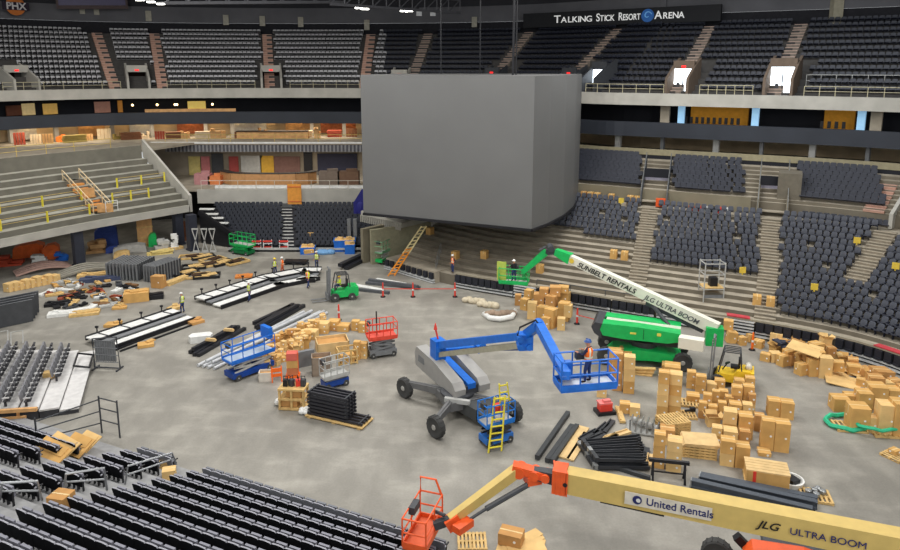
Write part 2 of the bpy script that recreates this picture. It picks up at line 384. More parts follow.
# tunnel (vomitory) wall between the bunker and the far stand with the fluted ledge over it
tw = [P(371, 259), P(381, 266)]
mb = MB(); mb.prism([(-9.2, 70.0), (-8.9, 69.6), (-2.5, 76.5), (-3.0, 77)], 0, 3.6); struct('wall_tunnel_side', mb, beige)
mb = MB(); mb.prism([(-8.2, 69.6), (-8.0, 69.2), (-2.0, 73.0), (-2.4, 73.5)], 0, 3.6); struct('wall_tunnel_back', mb, M('tunnel_wall', (150, 146, 122), .8))
lg = MB(); a = P(361, 219, 3.6); b = P(402, 228, 3.6)
d = (b-a).normalized(); nn = V((-d.y, d.x, 0))
lg.quadbox([a, b, b+nn*7, a+nn*7, a+V((0, 0, .9)), b+V((0, 0, .5)), b+nn*7+V((0, 0, .9)), a+nn*7+V((0, 0, .9))])
for k in range(22):
    q = a+d*(k+.5)*(b-a).length/22; lg.tube([q+V((0, 0, -.25))-nn*.12, q+V((0, 0, .5))-nn*.12], .09, 6, 0)
struct('trim_fluted_ledge', lg, concw)
# ------------------------------------------------------------------ near stand
CN = Curve([(6.36, 23.38), (-.44, 26.48), (-22.94, 36.88), (-33.64, 41.83)])
NS = dict(o=.6, z=.0, n=19, t=.97, r=.37)
mb = CN.sweep(MB(), [(.55, 0)]+steps(.6, 0, 19, .97, .37), u0=5.5); struct('near_terrace', mb, M('near_concrete', (150, 150, 150), .85))
# ------------------------------------------------------------------ seats
def far_seat(mb, p, a, mi=0, w=.5, folded=True):
    """two closed pieces: a rounded back and a tipped pan. a = heading"""
    f = V((math.cos(a), math.sin(a), 0)); s = V((-f.y, f.x, 0)); u = V((0, 0, 1)); p = V(p)
    up = (u-f*.22).normalized(); h = w*.455
    poly = [(-h, .28), (h, .28), (h, .74), (h*.72, .84), (-h*.72, .84), (-h, .74)]
    n = len(mb.v); q = p-f*.02
    mb.v += [tuple(q+s*x+up*y) for x, y in poly]+[tuple(q+s*x+up*y-f*.07) for x, y in poly]
    mb.f.append([n, n+1, n+2, n+3, n+4, n+5]); mb.m.append(mi)
    mb.f.append([n+11, n+10, n+9, n+8, n+7, n+6]); mb.m.append(mi+1)
    for i in range(6):
        j = (i+1) % 6; mb.f.append([n+j, n+i, n+6+i, n+6+j]); mb.m.append(mi+2 if i in (2, 3, 4) else mi+1)
    c = p+f*.2+u*.44; tl = V(f*.42+u*.16).normalized(); nn = s.cross(tl)
    c8 = []
    for zz in (-.05, .05):
        for x, y in ((-h*.92, -.2), (h*.92, -.2), (h*.92, .2), (-h*.92, .2)): c8.append(c+s*x+tl*y-nn*zz)
    mb.quadbox(c8, mi+1); mb.m[-4] = mi
def seat_one(): 
    mb = MB(); far_seat(mb, (0, 0, 0), PI/2)
    for sx in (-.27, .27):
        mb.box((sx, -.02, .55), (.05, .34, .05), 1); mb.box((sx, -.08, .27), (.05, .08, .54), 1)
    return mb
blu3 = [seatblu, seatdk, M('seat_blue_edge', (96, 102, 114), .5)]
one = seat_one().mesh('stand_seat', blu3)
# candidate seats of the far lower stand: gaps are stairs; rows without seats are bare concrete
ST = [(u_at(CS, 640, 3, 1.4), 'first'), (u_at(CS, 748, 6, 2.8), 'second')]
STAIR1 = u_at(CS, 641, 8, 3.4); STAIR2 = u_at(CS, 764, 4, 1.8); STAIR3 = u_at(CS, 858, 8, 3.6)
def seat_ok(u, k, L=1.0):
    for s_ in (STAIR1, STAIR2): 
        if abs(u-s_)*L < .88: return None
    if k >= 6 and abs(u-STAIR3)*L < .95: return None
    if u < 12.5: return None
    if u < STAIR1: return ('one', u) if k >= 8-max(0, (STAIR1-u-6)*.25)*-1 else None
    if u < STAIR2: return ('two', u) if k >= 5 else None
    if u < STAIR3: return ('three', u)
    return ('four', u)
cand = []; stuffs = []
for k in range(16):
    o = RA['o']+k*.85+.55; z = RA['z']+(k+1)*.325; u = 12.8+.28*(k % 2)
    while u < CS.len-6:
        loc = CS.at(u, o, z); L = (CS.at(u+.25, o)-CS.at(u-.25, o)).length/.5
        w_ = .57/max(L, .3)
        sec = seat_ok(u, k, L)
        if sec:
            px, py, zc = proj(loc+V((0, 0, .5)))
            if -10 < px < 1040 and random.random() > .015: cand.append((zc+(500 if px > 908 else 0), k, u, loc, CS.face(u), sec[0]))
        u += w_
cand.sort(key=lambda c: c[0])
ind = cand[:300]; rest = cand[300:]
byrow = {}
for c in ind: byrow.setdefault((c[5], c[1]), []).append(c)
secname = {'one': 'stand block by the grey video board', 'two': 'middle stand block', 'three': 'block behind the carton heap', 'four': 'block at the curved corner'}
for (sec, k), l in sorted(byrow.items()):
    l.sort(key=lambda c: c[2])
    for i, c in enumerate(l):
        o = bpy.data.objects.new('stadium_chair', one); COL.objects.link(o); o.location = c[3]; o.rotation_euler = (0, 0, c[4]-PI/2)
        tag(o, f'blue-grey folding seat, {nth(i+1)} along in {nth(k+1)} row up, {secname[sec]}', 'seat', 'blue-grey seats in the far lower stand')
# all other seats far away: one mass
mb = MB()
for c in rest: far_seat(mb, c[3], c[4], 0)
def in_gap(px, gaps): return any(a <= px <= b for a, b in gaps)
for k in range(-1, 8):                    # rows behind the cross aisle
    o = RB['o']+k*.83+.5 if k >= 0 else 15.95; z = RB['z']+(k+1)*.31 if k >= 0 else 6.2; u = 16.0+.28*(k % 2)
    while u < CS.len-12:
        loc = CS.at(u, o, z); L = (CS.at(u+.25, o)-CS.at(u-.25, o)).length/.5
        px, py, zc = proj(loc)
        if (575 if k >= 0 else 798) < px < 1040 and not in_gap(px, ((640, 674), (743, 798), (888-k*2, 912))): far_seat(mb, loc, CS.face(u), 9, .6)
        u += .57/max(L, .3)
bk_ax = lambda k: PD(288, 230, BK['y']+k*.75+.3).x
for k in range(13):                      # bunker
    x = bk_x0(k)
    while x < BK['x1']-.3:
        if abs(x-bk_ax(k)) > .75: far_seat(mb, (x, BK['y']+k*.75+.5, (k+1)*.215), -PI/2, 3, .5)
        x += .56
UA = []                                   # upper deck, stairs left free
for px in (106, 159, 268, 368, 418, 505, 583, 689, 787): UA.append(u_at(CR, px, 6, 20.2))
UV = [u_at(CR, px, 2, 18) for px in (20, 138, 272, 490, 568, 683, 783)]
for k in range(12):
    o = RU['o']+k*1.0+.6; z = RU['z']+(k+1)*.67; u = u_at(CR, -70, 6, 20); ue = u_at(CR, 990, 6, 20)
    while u < ue:
        loc = CR.at(u, o, z); L = (CR.at(u+.25, o)-CR.at(u-.25, o)).length/.5; px, py, zc = proj(loc)
        ok = not any(abs(u-a) < .85 for a in UA) and not (k < 5 and any(abs(u-a) < 1.9 for a in UV))
        if ok and not 372 < px < 575 or (ok and k >= 1 and 372 < px < 575):
            far_seat(mb, loc, CR.face(u), 6 if px < 385 else 9, .56)
        u += .6/max(L, .3)
o = mb.build('arena_seats', blu3+[M('bunker_seat', (40, 43, 52), .5), M('bunker_seat_back', (28, 30, 38), .5), M('bunker_seat_edge', (74, 80, 92), .5)]
             + [M('upper_seat_glint', (186, 186, 188), .4), black, M('upper_edge_glint', (224, 226, 228), .4)]+[M('upper_seat_blue', (44, 47, 57), .5), seatdk, M('upper_seat_blue_edge', (80, 84, 96), .5)])  # upper seat fronts and edges coloured pale as painted glints
tag(o, 'masses of distant dark folding seats filling the upper and lower stands', 'seats', kind='stuff')
# near stand: every seat a thing with its parts
def near_parts(back_m, pan_m):
    f = MB(); f.box((0, -.05, .2), (.06, .1, .4)); f.box((0, .05, .36), (.44, .3, .04))
    b = MB(); up = V((0, -.2, 1)).normalized(); h = .283
    poly = [(-h, .22), (h, .22), (h, .78), (h*.86, .84), (0, .86), (-h*.86, .84), (-h, .78)]
    n = len(b.v)
    for off in (0, -.065):
        b.v += [(x, y*up.y+off, y*up.z) for x, y in poly]
    m = len(poly)
    b.f.append(list(range(m))); b.m.append(0); b.f.append([m+i for i in range(m)][::-1]); b.m.append(0)
    for i in range(m):
        j = (i+1) % m; b.f.append([j, i, m+i, m+j]); b.m.append(1 if i in (2, 3, 4, 5) else 0)
    s = MB(); s.box((0, .06, .54), (.46, .09, .44), 0, mat=Matrix.Rotation(.12, 3, 'X'))
    a = MB(); a.box((.28, .06, .6), (.06, .3, .045), 1); a.box((.29, -.12, .62), (.06, .1, .05), 0); a.box((.29, -.04, .3), (.04, .08, .6), 1)
    return [('seat_frame', f.mesh('seat_frame', black)), ('backrest', b.mesh('backrest', [back_m, seattop])), ('seat_pan', s.mesh('seat_pan', pan_m)), ('armrest', a.mesh('armrest', [seattop, black]))]
NP = near_parts(seatblk, M('pan_grey', (136, 136, 146), .6)); NF = near_parts(M('pad_back_grey', (118, 120, 126), .7), M('pad_grey', (120, 122, 128), .7))
A1U = 0; n_near = 0
def near_u(px, k): return min((i*.25 for i in range(20, int(CN.len*4))), key=lambda u: abs(proj(CN.at(u, NS['o']+k*.97+.5, (k+1)*.37))[0]-px))
a1 = near_u(172, 1); a2 = near_u(90, 2)
for k in range(19):
    oo = NS['o']+k*.97+.4; z = (k+1)*.37
    blocks = [(6.6, a1-1.05, 'main block of near stand'), (a1+1.0, a2-1.0, 'middle block of near stand'), (a2+1.0, 39, 'end block of near stand')]
    for u0, u1, bn in blocks:
        i = 0; u = u1-.3
        while u > u0:
            loc = CN.at(u, oo, z); px, py, zc = proj(loc+V((0, 0, .5))); i += 1
            if -8 < px < 450 and py < 558 and not (k < 2 and bn[0] == 'e') and not (bn[0] == 'e' and u > a2+2+k*1.6+1.5):
                e = T('folding_chair', f'black folding seat, {nth(i)} in {nth(k+1)} row up, {bn}', 'seat', loc, CN.face(u)-PI/2, 'black seats in the near stand')
                for nm, me in (NF if k == 0 else NP):
                    c = bpy.data.objects.new(nm, me); COL.objects.link(c); c.parent = e.o
                n_near += 1
            u -= .58
print('near seats', n_near, 'far cand', len(cand))
# ------------------------------------------------------------------ stairs
def stair(u, k0, k1, wd, m, ra=RA, curve=CS, lab=None, dz=0.0):
    """half steps set into the rows k0..k1 at arc length u"""
    mb = MB()
    for k in range(k0, k1):
        o = ra['o']+k*ra['t']; z = ra['z']+k*ra['r']
        a = curve.at(u, o+ra['t']*.0); f = curve.face(u)
        for j, hh in ((-.5, .5), (0, 1.0)):
            c = curve.at(u, o+ra['t']*(j+.27)); mb.box((c.x, c.y, z+ra['r']*hh/2+.02+dz), (ra['t']*.52, wd, ra['r']*hh+.04), 0, f)
            c = curve.at(u, o+ra['t']*(j+.05)); mb.box((c.x, c.y, z+ra['r']*hh+.035+dz), (.09, wd+.02, .06), 1, f)
    return mb
stp = M('stair_tread', (138, 128, 112), .85); nos = M('stair_nosing', (172, 162, 144), .7)
for u, k1 in ((STAIR1, 16), (STAIR2, 16)):
    struct('stand_stairs', stair(u, 0, k1, 1.5, None), [stp, nos])
struct('stand_stairs', stair(STAIR3, 6, 16, 1.6, None), [stp, nos])
struct('stand_stairs', stair(u_at(CS, 884, 19, 8.5), 0, 6, 1.6, None, RB), [concp, M('stair_pink_edge', (196, 160, 146), .8)])
for px in (106, 159, 268, 368, 418, 505, 583, 689, 787):
    u = u_at(CR, px, 6, 20.2); a = px < 400
    struct('upper_stairs', stair(u, 0, 12, 1.35, None, RU, CR), [concp if a else M('stair_grey', (126, 116, 106), .85), M('stair_pale_edge', (200, 172, 158) if a else (150, 140, 128), .8)])
mb = MB()
for k in range(13):
    mb.box((bk_ax(k), BK['y']+k*.75+.2, (k+1)*.215-.07), (1.25, .36, .2), 1); mb.box((bk_ax(k), BK['y']+k*.75+.02, (k+1)*.215+.02), (1.3, .14, .07), 0)
struct('bunker_stairs', mb, [M('white_nosing', (214, 214, 210), .6), M('bunker_tread', (120, 118, 114), .8)])
# far-left bunker side stairs with white nosings over cross braced frames
e = T('telescopic_stairs', 'dark side stair with white edged treads at the end of the bunker seats', 'stairs', (-26.5, 78, 0))
mb = MB()
for i, px, py in ((0, 207, 209), (1, 211, 214), (2, 216, 218), (3, 221, 223)):
    q = PD(px, py, 80-i*.8); mb.box((q.x, q.y, q.z), (1.7, .35, .16), 0); mb.box((q.x, q.y+.1, q.z-.3), (1.7, .3, .45), 1)
e.part('tread', mb, [white, black], world=True)
mb = MB()
a, b = PD(199, 212, 78), PD(238, 238, 75.4)
mb.beam(a, b, .3, .5); mb.quadbox([V((a.x, a.y, .1)), V((b.x, b.y, .1)), V((b.x, b.y+.3, .1)), V((a.x, a.y+.3, .1)), a, b, b+V((0, .3, 0)), a+V((0, .3, 0))])
e.part('side_panel', mb, black, world=True)
for i, px in enumerate((196, 205, 213)):
    q = PD(px, 248, 74.2); q2 = PD(px, 229, 74.2); h = .3
    mb = MB()
    for s_ in (-1, 1):
        mb.beam((q.x-s_*h, q.y, .1), (q.x+s_*h, q.y, q2.z-.1), .07, .09)
    for z in (.08, q2.z): mb.beam((q.x-h-.05, q.y, z), (q.x+h+.05, q.y, z), .1, .16)
    t = T('cross_brace_frame', f'pale cross braced frame, {nth(i+1)} of three standing before the bunker side stair', 'frame', (q.x, q.y, 0), 0, 'cross braced frames')
    t.part('brace', mb, lgrey, world=True)
# ------------------------------------------------------------------ railings
def railing(label, pts, h=1.05, mat=lgrey, name='guard_railing', post=1.8, mids=1, r=.035, group=None, cat='railing', base=0.0):
    """pts: foot points of a run"""
    pts = [V(p) for p in pts]; t = T(name, label, cat, pts[0], 0, group); up = V((0, 0, h))
    t.part('top_rail', MB().tube([p+up for p in pts], r, 6), mat, world=True)
    for j in range(mids):
        t.part('mid_rail', MB().tube([p+up*((j+1)/(mids+1)) for p in pts], r*.8, 6), mat, world=True)
    for a, b in zip(pts, pts[1:]):
        n = max(1, int(round((b-a).length/post)))
        for i in range(n+(1 if b is pts[-1] else 0)):
            q = a+(b-a)*(i/n); t.part('post', MB().tube([q-V((0, 0, base)), q+up], r, 6), mat, world=True)
    return t
def run(curve, px0, px1, o, z, n=6):
    u0, u1 = u_at(curve, px0, o, z), u_at(curve, px1, o, z); return [curve.at(u0+(u1-u0)*i/n, o, z) for i in range(n+1)]
ur = M('rail_upper', (190, 182, 150), .6)
for px0, px1, lab in ((4, 120, 'pale handrail on the upper deck front between the first two vomitories'), (168, 255, 'pale handrail on the upper deck front before the seats by the pink stair'),
                      (290, 360, 'pale handrail on the upper deck front next to the grey video board'), (585, 664, 'pale handrail on the upper deck front past the grey video board'),
                      (700, 752, 'short pale handrail on the upper deck between two bright doorways'), (805, 900, 'lower pale handrail on the upper deck past the last bright doorway')):
    railing(lab, run(CR, px0, px1, .1, 17.05), .95, ur, post=2.2)
railing('upper one of two handrails beyond the last bright doorway of the upper deck', run(CR, 805, 900, 3.4, 17.9), 1.2, lgrey, post=2.5)
railing('ochre handrail along the lit concourse edge over the ribbed band', [(-38, 93.15, 10.0), (-3, 93.15, 10.0)], 1.0, rail_y, post=3)
railing('white handrail on the club deck front above the bunker seats', [(-30.5, 84.6, cz), (-8, 84.6, cz)], 1.1, M('club_rail', (206, 200, 184), .6), post=2.2)
tl = [CB.at(u, 10.0, 10.6) for u in (2, 8, 14, 20, 26, 31, 35)]
railing('ochre handrail along the top of the concrete bleacher', tl, 1.1, rail_y, post=3)
# yellow guard rails on the bleacher treads
def bl(u, row, s=.6): return CB.at(u, BL['o']+row*1.2+s, BL['z']+(row+1)*.57)
bu = lambda px, row: min((i*.25 for i in range(int(CB.len*4))), key=lambda u: abs(proj(bl(u, row))[0]-px))
for i, (px0, px1, row, lab) in enumerate(((0, 90, 0, 'yellow posted guard rail on the lowest bleacher tread'), (0, 82, 2, 'yellow posted guard rail on the third bleacher tread'),
                          (112, 150, 1, 'yellow posted guard rail on the bleacher past the timber stair'), (118, 178, 3, 'upper yellow posted guard rail near the bleacher end wall'))):
    a, b = bl(bu(px0, row), row), bl(bu(px1, row), row)
    t = T('yellow_guard_rail', lab, 'railing', a, 0, 'yellow bleacher guard rails')
    for hz in (.55, 1.05): t.part('cable', MB().tube([a+V((0, 0, hz)), b+V((0, 0, hz))], .025, 5), rail_y, world=True)
    n = max(2, int((b-a).length/3))
    for k in range(n+1):
        q = a+(b-a)*k/n
        t.part('post', MB().beam(q, q+V((0, 0, 1.1)), .14, .14), ryel, world=True)
# timber stair tower on the bleacher
t = T('timber_stair', 'orange timber stair with pale railings set into the concrete bleacher', 'stair', bl(bu(92, 1), 1))
a, b = bl(bu(101, 0), 0), bl(bu(72, 5), 5)
mb = MB()
d = (b-a); 
for k in range(9): q = a+d*(k/8); mb.box(q+V((0, 0, -.1)), (1.6, .9, .2), 0, .85)
t.part('steps', mb, M('stair_timber', (206, 140, 72), .7), world=True)
sd = V((.66, .75, 0))
for s_ in (-1, 1):
    mb = MB(); o_ = sd*s_*.85
    for hz in (.6, 1.15): mb.tube([a+o_+V((0, 0, hz)), b+o_+V((0, 0, hz))], .05, 6)
    for k in range(5): q = a+d*(k/4)+o_; mb.tube([q, q+V((0, 0, 1.15))], .05, 6)
    t.part('railing', mb, M('stair_rail', (222, 200, 160), .6), world=True)
mb = MB(); mb.box(a+V((.3, .1, .45)), (1.5, .1, .9), 0, .3); mb.box(a+d*.45+V((0, 0, .5)), (1.3, .1, 1.0), 0, .3); t.part('timber_panel', mb, wpan, world=True)
# white railing at the bleacher's lower corner
q = [bl(bu(104, 0), 0, .3), bl(bu(116, 0), 0, .3)]; railing('white looped hand rail below the timber stair', [q[0], q[1]], 1.1, white, post=1)
# ------------------------------------------------------------------ upper deck vomitories
def vomitory(px, lab, wd=2.6, hh=2.5, bright=None, sgn=True, mw=concw):
    u = u_at(CR, px, 2, 18); f = CR.face(u); b = CR.at(u, .6, 17.0); t = T('vomitory', lab, 'doorway', b, f-PI/2)
    # local: +y faces the floor
    for s_ in (-1, 1):
        mb = MB(); mb.extr([(.3, 0), (.3, hh*.55), (-1.8, hh), (-3.8, hh+.9), (-3.8, 0)], (s_*wd/2, 0, 0), V((0, 1, 0)), V((0, 0, 1)), V((1, 0, 0)), .28); t.part('side_wall', mb, mw)
    mb = MB(); mb.box((0, -1.9, hh+.15), (wd, .25, .9)); mb.box((0, -2.9, hh+.35), (wd, 2, .15)); t.part('lintel', mb, mw)
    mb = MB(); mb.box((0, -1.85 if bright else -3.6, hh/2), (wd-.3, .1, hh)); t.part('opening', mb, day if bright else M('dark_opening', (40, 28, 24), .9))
    if bright:
        mb = MB(); mb.box((0, -1.75, hh*.35), (.12, .1, hh*.7)); mb.box((.5, -1.74, .6), (.35, .1, 1.2)); t.part('door_post', mb, dgrey)
    if sgn: mb = MB(); mb.box((0, -1.75, hh-.05), (.5, .06, .2)); t.part('exit_sign', mb, exitr)
vomitory(20, 'pale sloped vomitory at the end of the upper deck beside a handrail', 3)
vomitory(138, 'pale vomitory with dark doorway between slanted and upright pink stairs')
vomitory(272, 'pale vomitory with dark doorway next to the seats behind the video board')
vomitory(398, 'small pale vomitory peeping over the video board edge', 2.2, 1.9)
vomitory(490, 'vomitory with red sign over the middle of the video board', 2.2, 2.2, True, mw=dgrey)
vomitory(567, 'vomitory with red sign over the corner of the video board', 2.2, 2.2, True, mw=dgrey)
vomitory(597, 'narrow bright doorway beside the video board corner', 2.0, 2.9, True, False, mw=dgrey)
vomitory(681, 'bright daylight doorway with red sign on the upper deck', 2.3, 3.0, True, mw=M('vom_brown', (110, 96, 84), .8))
vomitory(782, 'wide bright daylight doorway on the dim upper deck', 2.6, 3.2, True, False, mw=M('vom_brown', (110, 96, 84), .8))
# ------------------------------------------------------------------ lower stand vomitories
def low_vom(px, lab, pw):
    u = u_at(CS, px, 16.5, 7); f = CS.face(u); b = CS.at(u, 16.2, 6.2); t = T('stand_vomitory', lab, 'doorway', b, f-PI/2)
    for s_ in (-1, 1):
        mb = MB(); mb.extr([(.6, 0), (.6, .6), (-.6, 1.6), (-5.0, 4.2), (-5, 0)], (s_*1.25, 0, 0), V((0, 1, 0)), V((0, 0, 1)), V((1, 0, 0)), .16); t.part('side_wall', mb, pw)
        mb = MB()
        for hz in (.5, 1.0): mb.tube([(s_*1.25, .6, .6+hz), (s_*1.25, -.6, 1.6+hz*.7), (s_*1.25, -5, 4.2+hz*.6)], .04, 6)
        mb.tube([(s_*1.25, .6, 0), (s_*1.25, .6, 1.6)], .04, 6); t.part('hand_rail', mb, steel)
    mb = MB(); mb.box((0, -3.2, 1.6), (2.3, .1, 3.2)); t.part('opening', mb, M('lit_opening', (176, 172, 190), .5))
    mb = MB(); mb.box((0, -2.4, 3.0), (2.4, .2, .9)); t.part('lintel', mb, darkw)
    mb = MB(); mb.box((0, -1.5, .45), (2.3, 3.2, .1)); t.part('landing', mb, conc)
    return t
t = low_vom(655, 'stand vomitory with grey ramp and orange box at its foot', dgrey)
mb = MB(); mb.box((-.7, .5, .5), (.9, .5, .8)); t.part('orange_panel', mb, orange)
t = low_vom(770, 'stand vomitory between beige walls above the second stair', M('vom_beige', (140, 132, 114), .8))
u = u_at(CS, 800, 18, 8)
b = CS.at(u, 17.4, 7.4); struct('wall_vomitory', MB().box((b.x, b.y+1.5, 8.8), (2.0, 2.6, 2.7), 0, -.45), M('vom_block', (112, 106, 94), .8))
u = u_at(CS, 893, 16, 7)
mb = MB(); mb.extr([(0, 0), (0, 1.3), (-6.5, 3.9), (-6.5, 0)], CS.at(u, 16.0, 6.3), V((math.cos(CS.face(u)), math.sin(CS.face(u)), 0)), V((0, 0, 1)), V((-math.sin(CS.face(u)), math.cos(CS.face(u)), 0)), .3); struct('wall_vomitory', mb, concw)
# ------------------------------------------------------------------ folded front-row platform along the floor edge
frame_m = M('strip_frame', (40, 42, 46), .5); strip_w = M('strip_white', (196, 198, 198), .5)
mb = CS.sweep(MB(), rect(.1, .5, 1.28, 1.42), u0=13, close=True); struct('trim_stand_ledge', mb, M('ledge_beige', (150, 142, 124), .7))
def strip(u0, u1, lab, kind):
    t = T('folded_seat_platform', lab, 'platform', CS.at(u0, .2), 0, 'folded front row platforms at the stand edge')
    mb = MB()
    for z, h in ((.14, .12), (.42, .1)): CS.sweep(mb, rect(.0, .2, z, z+h), u0, u1, 1, close=True)
    CS.sweep(mb, rect(.2, .5, .02, 1.28), u0, u1, 0, close=True); t.part('base', mb, [frame_m, strip_w], world=True)
    if kind == 's':
        u = u0+.3
        while u < u1-.2:
            mb = MB(); c = CS.at(u, .05, .93); f = CS.face(u)
            mb.box(c, (.16, .5, .62), 0, f); mb.box(CS.at(u, -.05, .66), (.14, .46, .1), 0, f)
            t.part('folded_seat', mb, M('folded_seat_black', (38, 40, 48), .45), world=True); u += .62
    else:
        mb = MB()
        for z in (.66, .92, 1.14): CS.sweep(mb, rect(.0, .2, z, z+.1), u0, u1, 0, close=True)
        t.part('bare_step', mb, strip_w, world=True)
strip(13.0, 18.8, 'folded black seats on white rails by the taped gap of the stand edge', 's')
strip(18.9, 21.0, 'bare white steps between folded seats behind the green basket', 'b')
strip(21.1, 27.5, 'folded black seats on white rails behind the tall carton pile', 's')
strip(27.6, 31, 'folded black seats half hidden behind the green boom lift', 's')
strip(31.2, 34.5, 'bare white steps behind the green boom lift body', 'b')
strip(36.5, 38.3, 'bare white steps with red band near the orange cone', 'b')
strip(38.4, 43.2, 'folded black seats behind the big carton heap', 's')
strip(43.6, 52, 'folded black seats round the curved corner past the carton heap', 's')
for u0, u1 in ((18.4, 20.2), (31.5, 33.5), (36.4, 38.0), (46.0, 48.4)):
    mb = CS.sweep(MB(), rect(.05, .6, 1.42, 1.5), u0, u1, close=True); single('red_pad', mb, M('pad_red', (186, 62, 70), .6), f'red protective pad lying on the stand ledge {["by the green basket","behind the green boom lift","next to the orange cone","at the curved corner"][(18.4,31.5,36.4,46.0).index(u0)]}', 'pad')
# separate telescopic block by the tunnel
a, b = P(384, 269), P(433, 284); d = (b-a).normalized(); nn = V((-d.y, d.x, 0)); L = (b-a).length
t = T('seat_wagon', 'detached folded seat unit with black seats by the tunnel', 'platform', a, math.atan2(d.y, d.x))
mb = MB(); mb.box((L/2, 1.6, .55), (L, 2.6, 1.1)); t.part('platform', mb, conc)
mb = MB()
for z in (.1, .32): mb.box((L/2, .12, z), (L, .3, .1))
t.part('white_rail', mb, strip_w)
for i in range(9): t.part('folded_seat', MB().box((.35+i*(L-.7)/8, .1, .72), (.48, .2, .55)).box((.35+i*(L-.7)/8, 0, .5), (.42, .16, .1)), M('folded_seat_black'))
t2 = railing('steel scaffold railing on the stair by the detached seat unit', [P(436, 280), P(441, 262, .8)], 2.0, steel, 'scaffold_railing', 1.2, 2)
# handrail tubes at ledge
railing('dark handrail on the stand ledge behind the tall carton pile', [CS.at(u, .3, 1.42) for u in (21, 24, 27, 30)], .5, dgrey, post=3, mids=0)
# ------------------------------------------------------------------ the wrapped video board
zb, zt = 6.25, 19.2
pl = [P(363.5, 212.5, zb), P(531.5, 229, zb), P(548, 223, zb), P(563, 215, zb), P(573, 206.5, zb), P(578, 197.5, zb)]
poly = [(p.x, p.y) for p in pl]
w_ = V((poly[0][0]-poly[1][0], poly[0][1]-poly[1][1], 0)).normalized()
back = [(poly[-1][0]+w_.x*14, poly[-1][1]+w_.y*14)]
wrap = M('board_wrap', (104, 104, 103), .55, var=.05, scale=.25)
t = T('video_board', 'huge grey wrapped video board hanging over the arena floor', 'video board', (4, 67, zb))
t.part('wrapped_faces', MB().prism(poly+back+[(poly[0][0]+1.5, poly[0][1]+9)], zb, zt), wrap, world=True)
mb = MB()
q = [V((x, y, zb-.12)) for x, y in poly]
for a, b in zip(q, q[1:]): mb.beam(a, b, .3, .22)
t.part('bottom_edge', mb, black, world=True)
for i, (px, Y) in enumerate(((441, 70), (513, 64), (516, 66), (480, 74))):
    p = PD(px, 76, Y); mb = MB().tube([(p.x, p.y, zt), (p.x, p.y, 35.9)], .07 if i != 1 else .12, 6); t.part('hoist_cable', mb, black, world=True)
# ------------------------------------------------------------------ sign band and other wall items
def text_mesh(name, body, size, mat, M4, parent=None, ext=.01, shear=0.0, bold=0.0, sx=1.0, align='LEFT'):
    c = bpy.data.curves.new(name, 'FONT'); c.body = body; c.size = size; c.extrude = ext; c.shear = shear; c.offset = bold; c.align_x = align
    o = bpy.data.objects.new(name+'_src', c); COL.objects.link(o)
    dg = bpy.context.evaluated_depsgraph_get(); me = bpy.data.meshes.new_from_object(o.evaluated_get(dg)); bpy.data.objects.remove(o)
    me.transform(Matrix.Scale(sx, 4, (1, 0, 0))); me.transform(M4); me.materials.clear(); me.materials.append(mat)
    wd = (max(v.co.x for v in me.vertices)-min(v.co.x for v in me.vertices)) if me.vertices else 0
    o = bpy.data.objects.new(name, me); COL.objects.link(o)
    if parent: o.parent = parent
    return o
def fr(org, xa, up=(0, 0, 1)):
    xa = V(xa).normalized(); za = xa.cross(V(up)).normalized(); ya = za.cross(xa)
    m = Matrix((xa, ya, za)).transposed().to_4x4(); m.translation = V(org); return m
zt0, zt1 = 25.35, 27.3
sa, sb = CR.at(u_at(CR, 524, 12.6, 26.3), 12.6, 26.3), CR.at(u_at(CR, 722, 12.6, 26.3), 12.6, 26.3)
t = T('sign_band', 'dark sign band lettered in white under the roof', 'sign', (sa+sb)/2)
t.part('band', MB().beam(sa, sb, .5, 1.95), M('sign_band_dark', (28, 29, 33), .7), world=True)
signw = M('sign_white', (236, 236, 234), .5, emit=.35)
sx_ = (sb-sa).normalized(); sn = V((sx_.y, -sx_.x, 0))
def s_at(px): return min((sa+sx_*(k*.05) for k in range(int((sb-sa).length/.05))), key=lambda q: abs(proj(q)[0]-px))+sn*.28
def char_w(s_, size):
    c = bpy.data.curves.new('tmp', 'FONT'); c.body = s_; c.size = size; o = bpy.data.objects.new('tmp', c); COL.objects.link(o)
    bpy.context.view_layer.update(); r_ = o.dimensions.x; bpy.data.objects.remove(o); return r_
for wd, p0, p1 in (('TALKING', 555, 593), ('STICK', 597, 615.5), ('RESORT', 619, 641.5), ('ARENA', 655.5, 686)):
    q0, q1 = s_at(p0), s_at(p1); full = (q1-q0).length
    ws = [char_w(c, 1.42 if i == 0 else 1.08)+.1 for i, c in enumerate(wd)]; k_ = full/sum(ws); x = 0
    for i, ch in enumerate(wd):
        q = q0+sx_*(x*k_); q.z = 25.85
        text_mesh('lettering', ch, 1.42 if i == 0 else 1.08, signw, fr(q-t.loc, sx_), t.o, .03, 0, .012, k_)
        x += ws[i]
c = s_at(648.5); c.z = 26.3
t.part('swirl_emblem', MB().lathe(c, sn, [(.82, -.04), (.82, .06)], 24), M('swirl_blue', (36, 92, 160), .5, emit=.2), world=True)
for r_, ph in ((.55, .3), (.33, 2.2)):
    pts = [c+sn*.1+sx_*math.cos(ph+j*.35)*r_*(1-j*.05)+V((0, 0, 1))*math.sin(ph+j*.35)*r_*(1-j*.05) for j in range(11)]
    t.part('swirl_line', MB().tube(pts, .07, 5), M('swirl_pale', (110, 170, 220), .5, emit=.2), world=True)
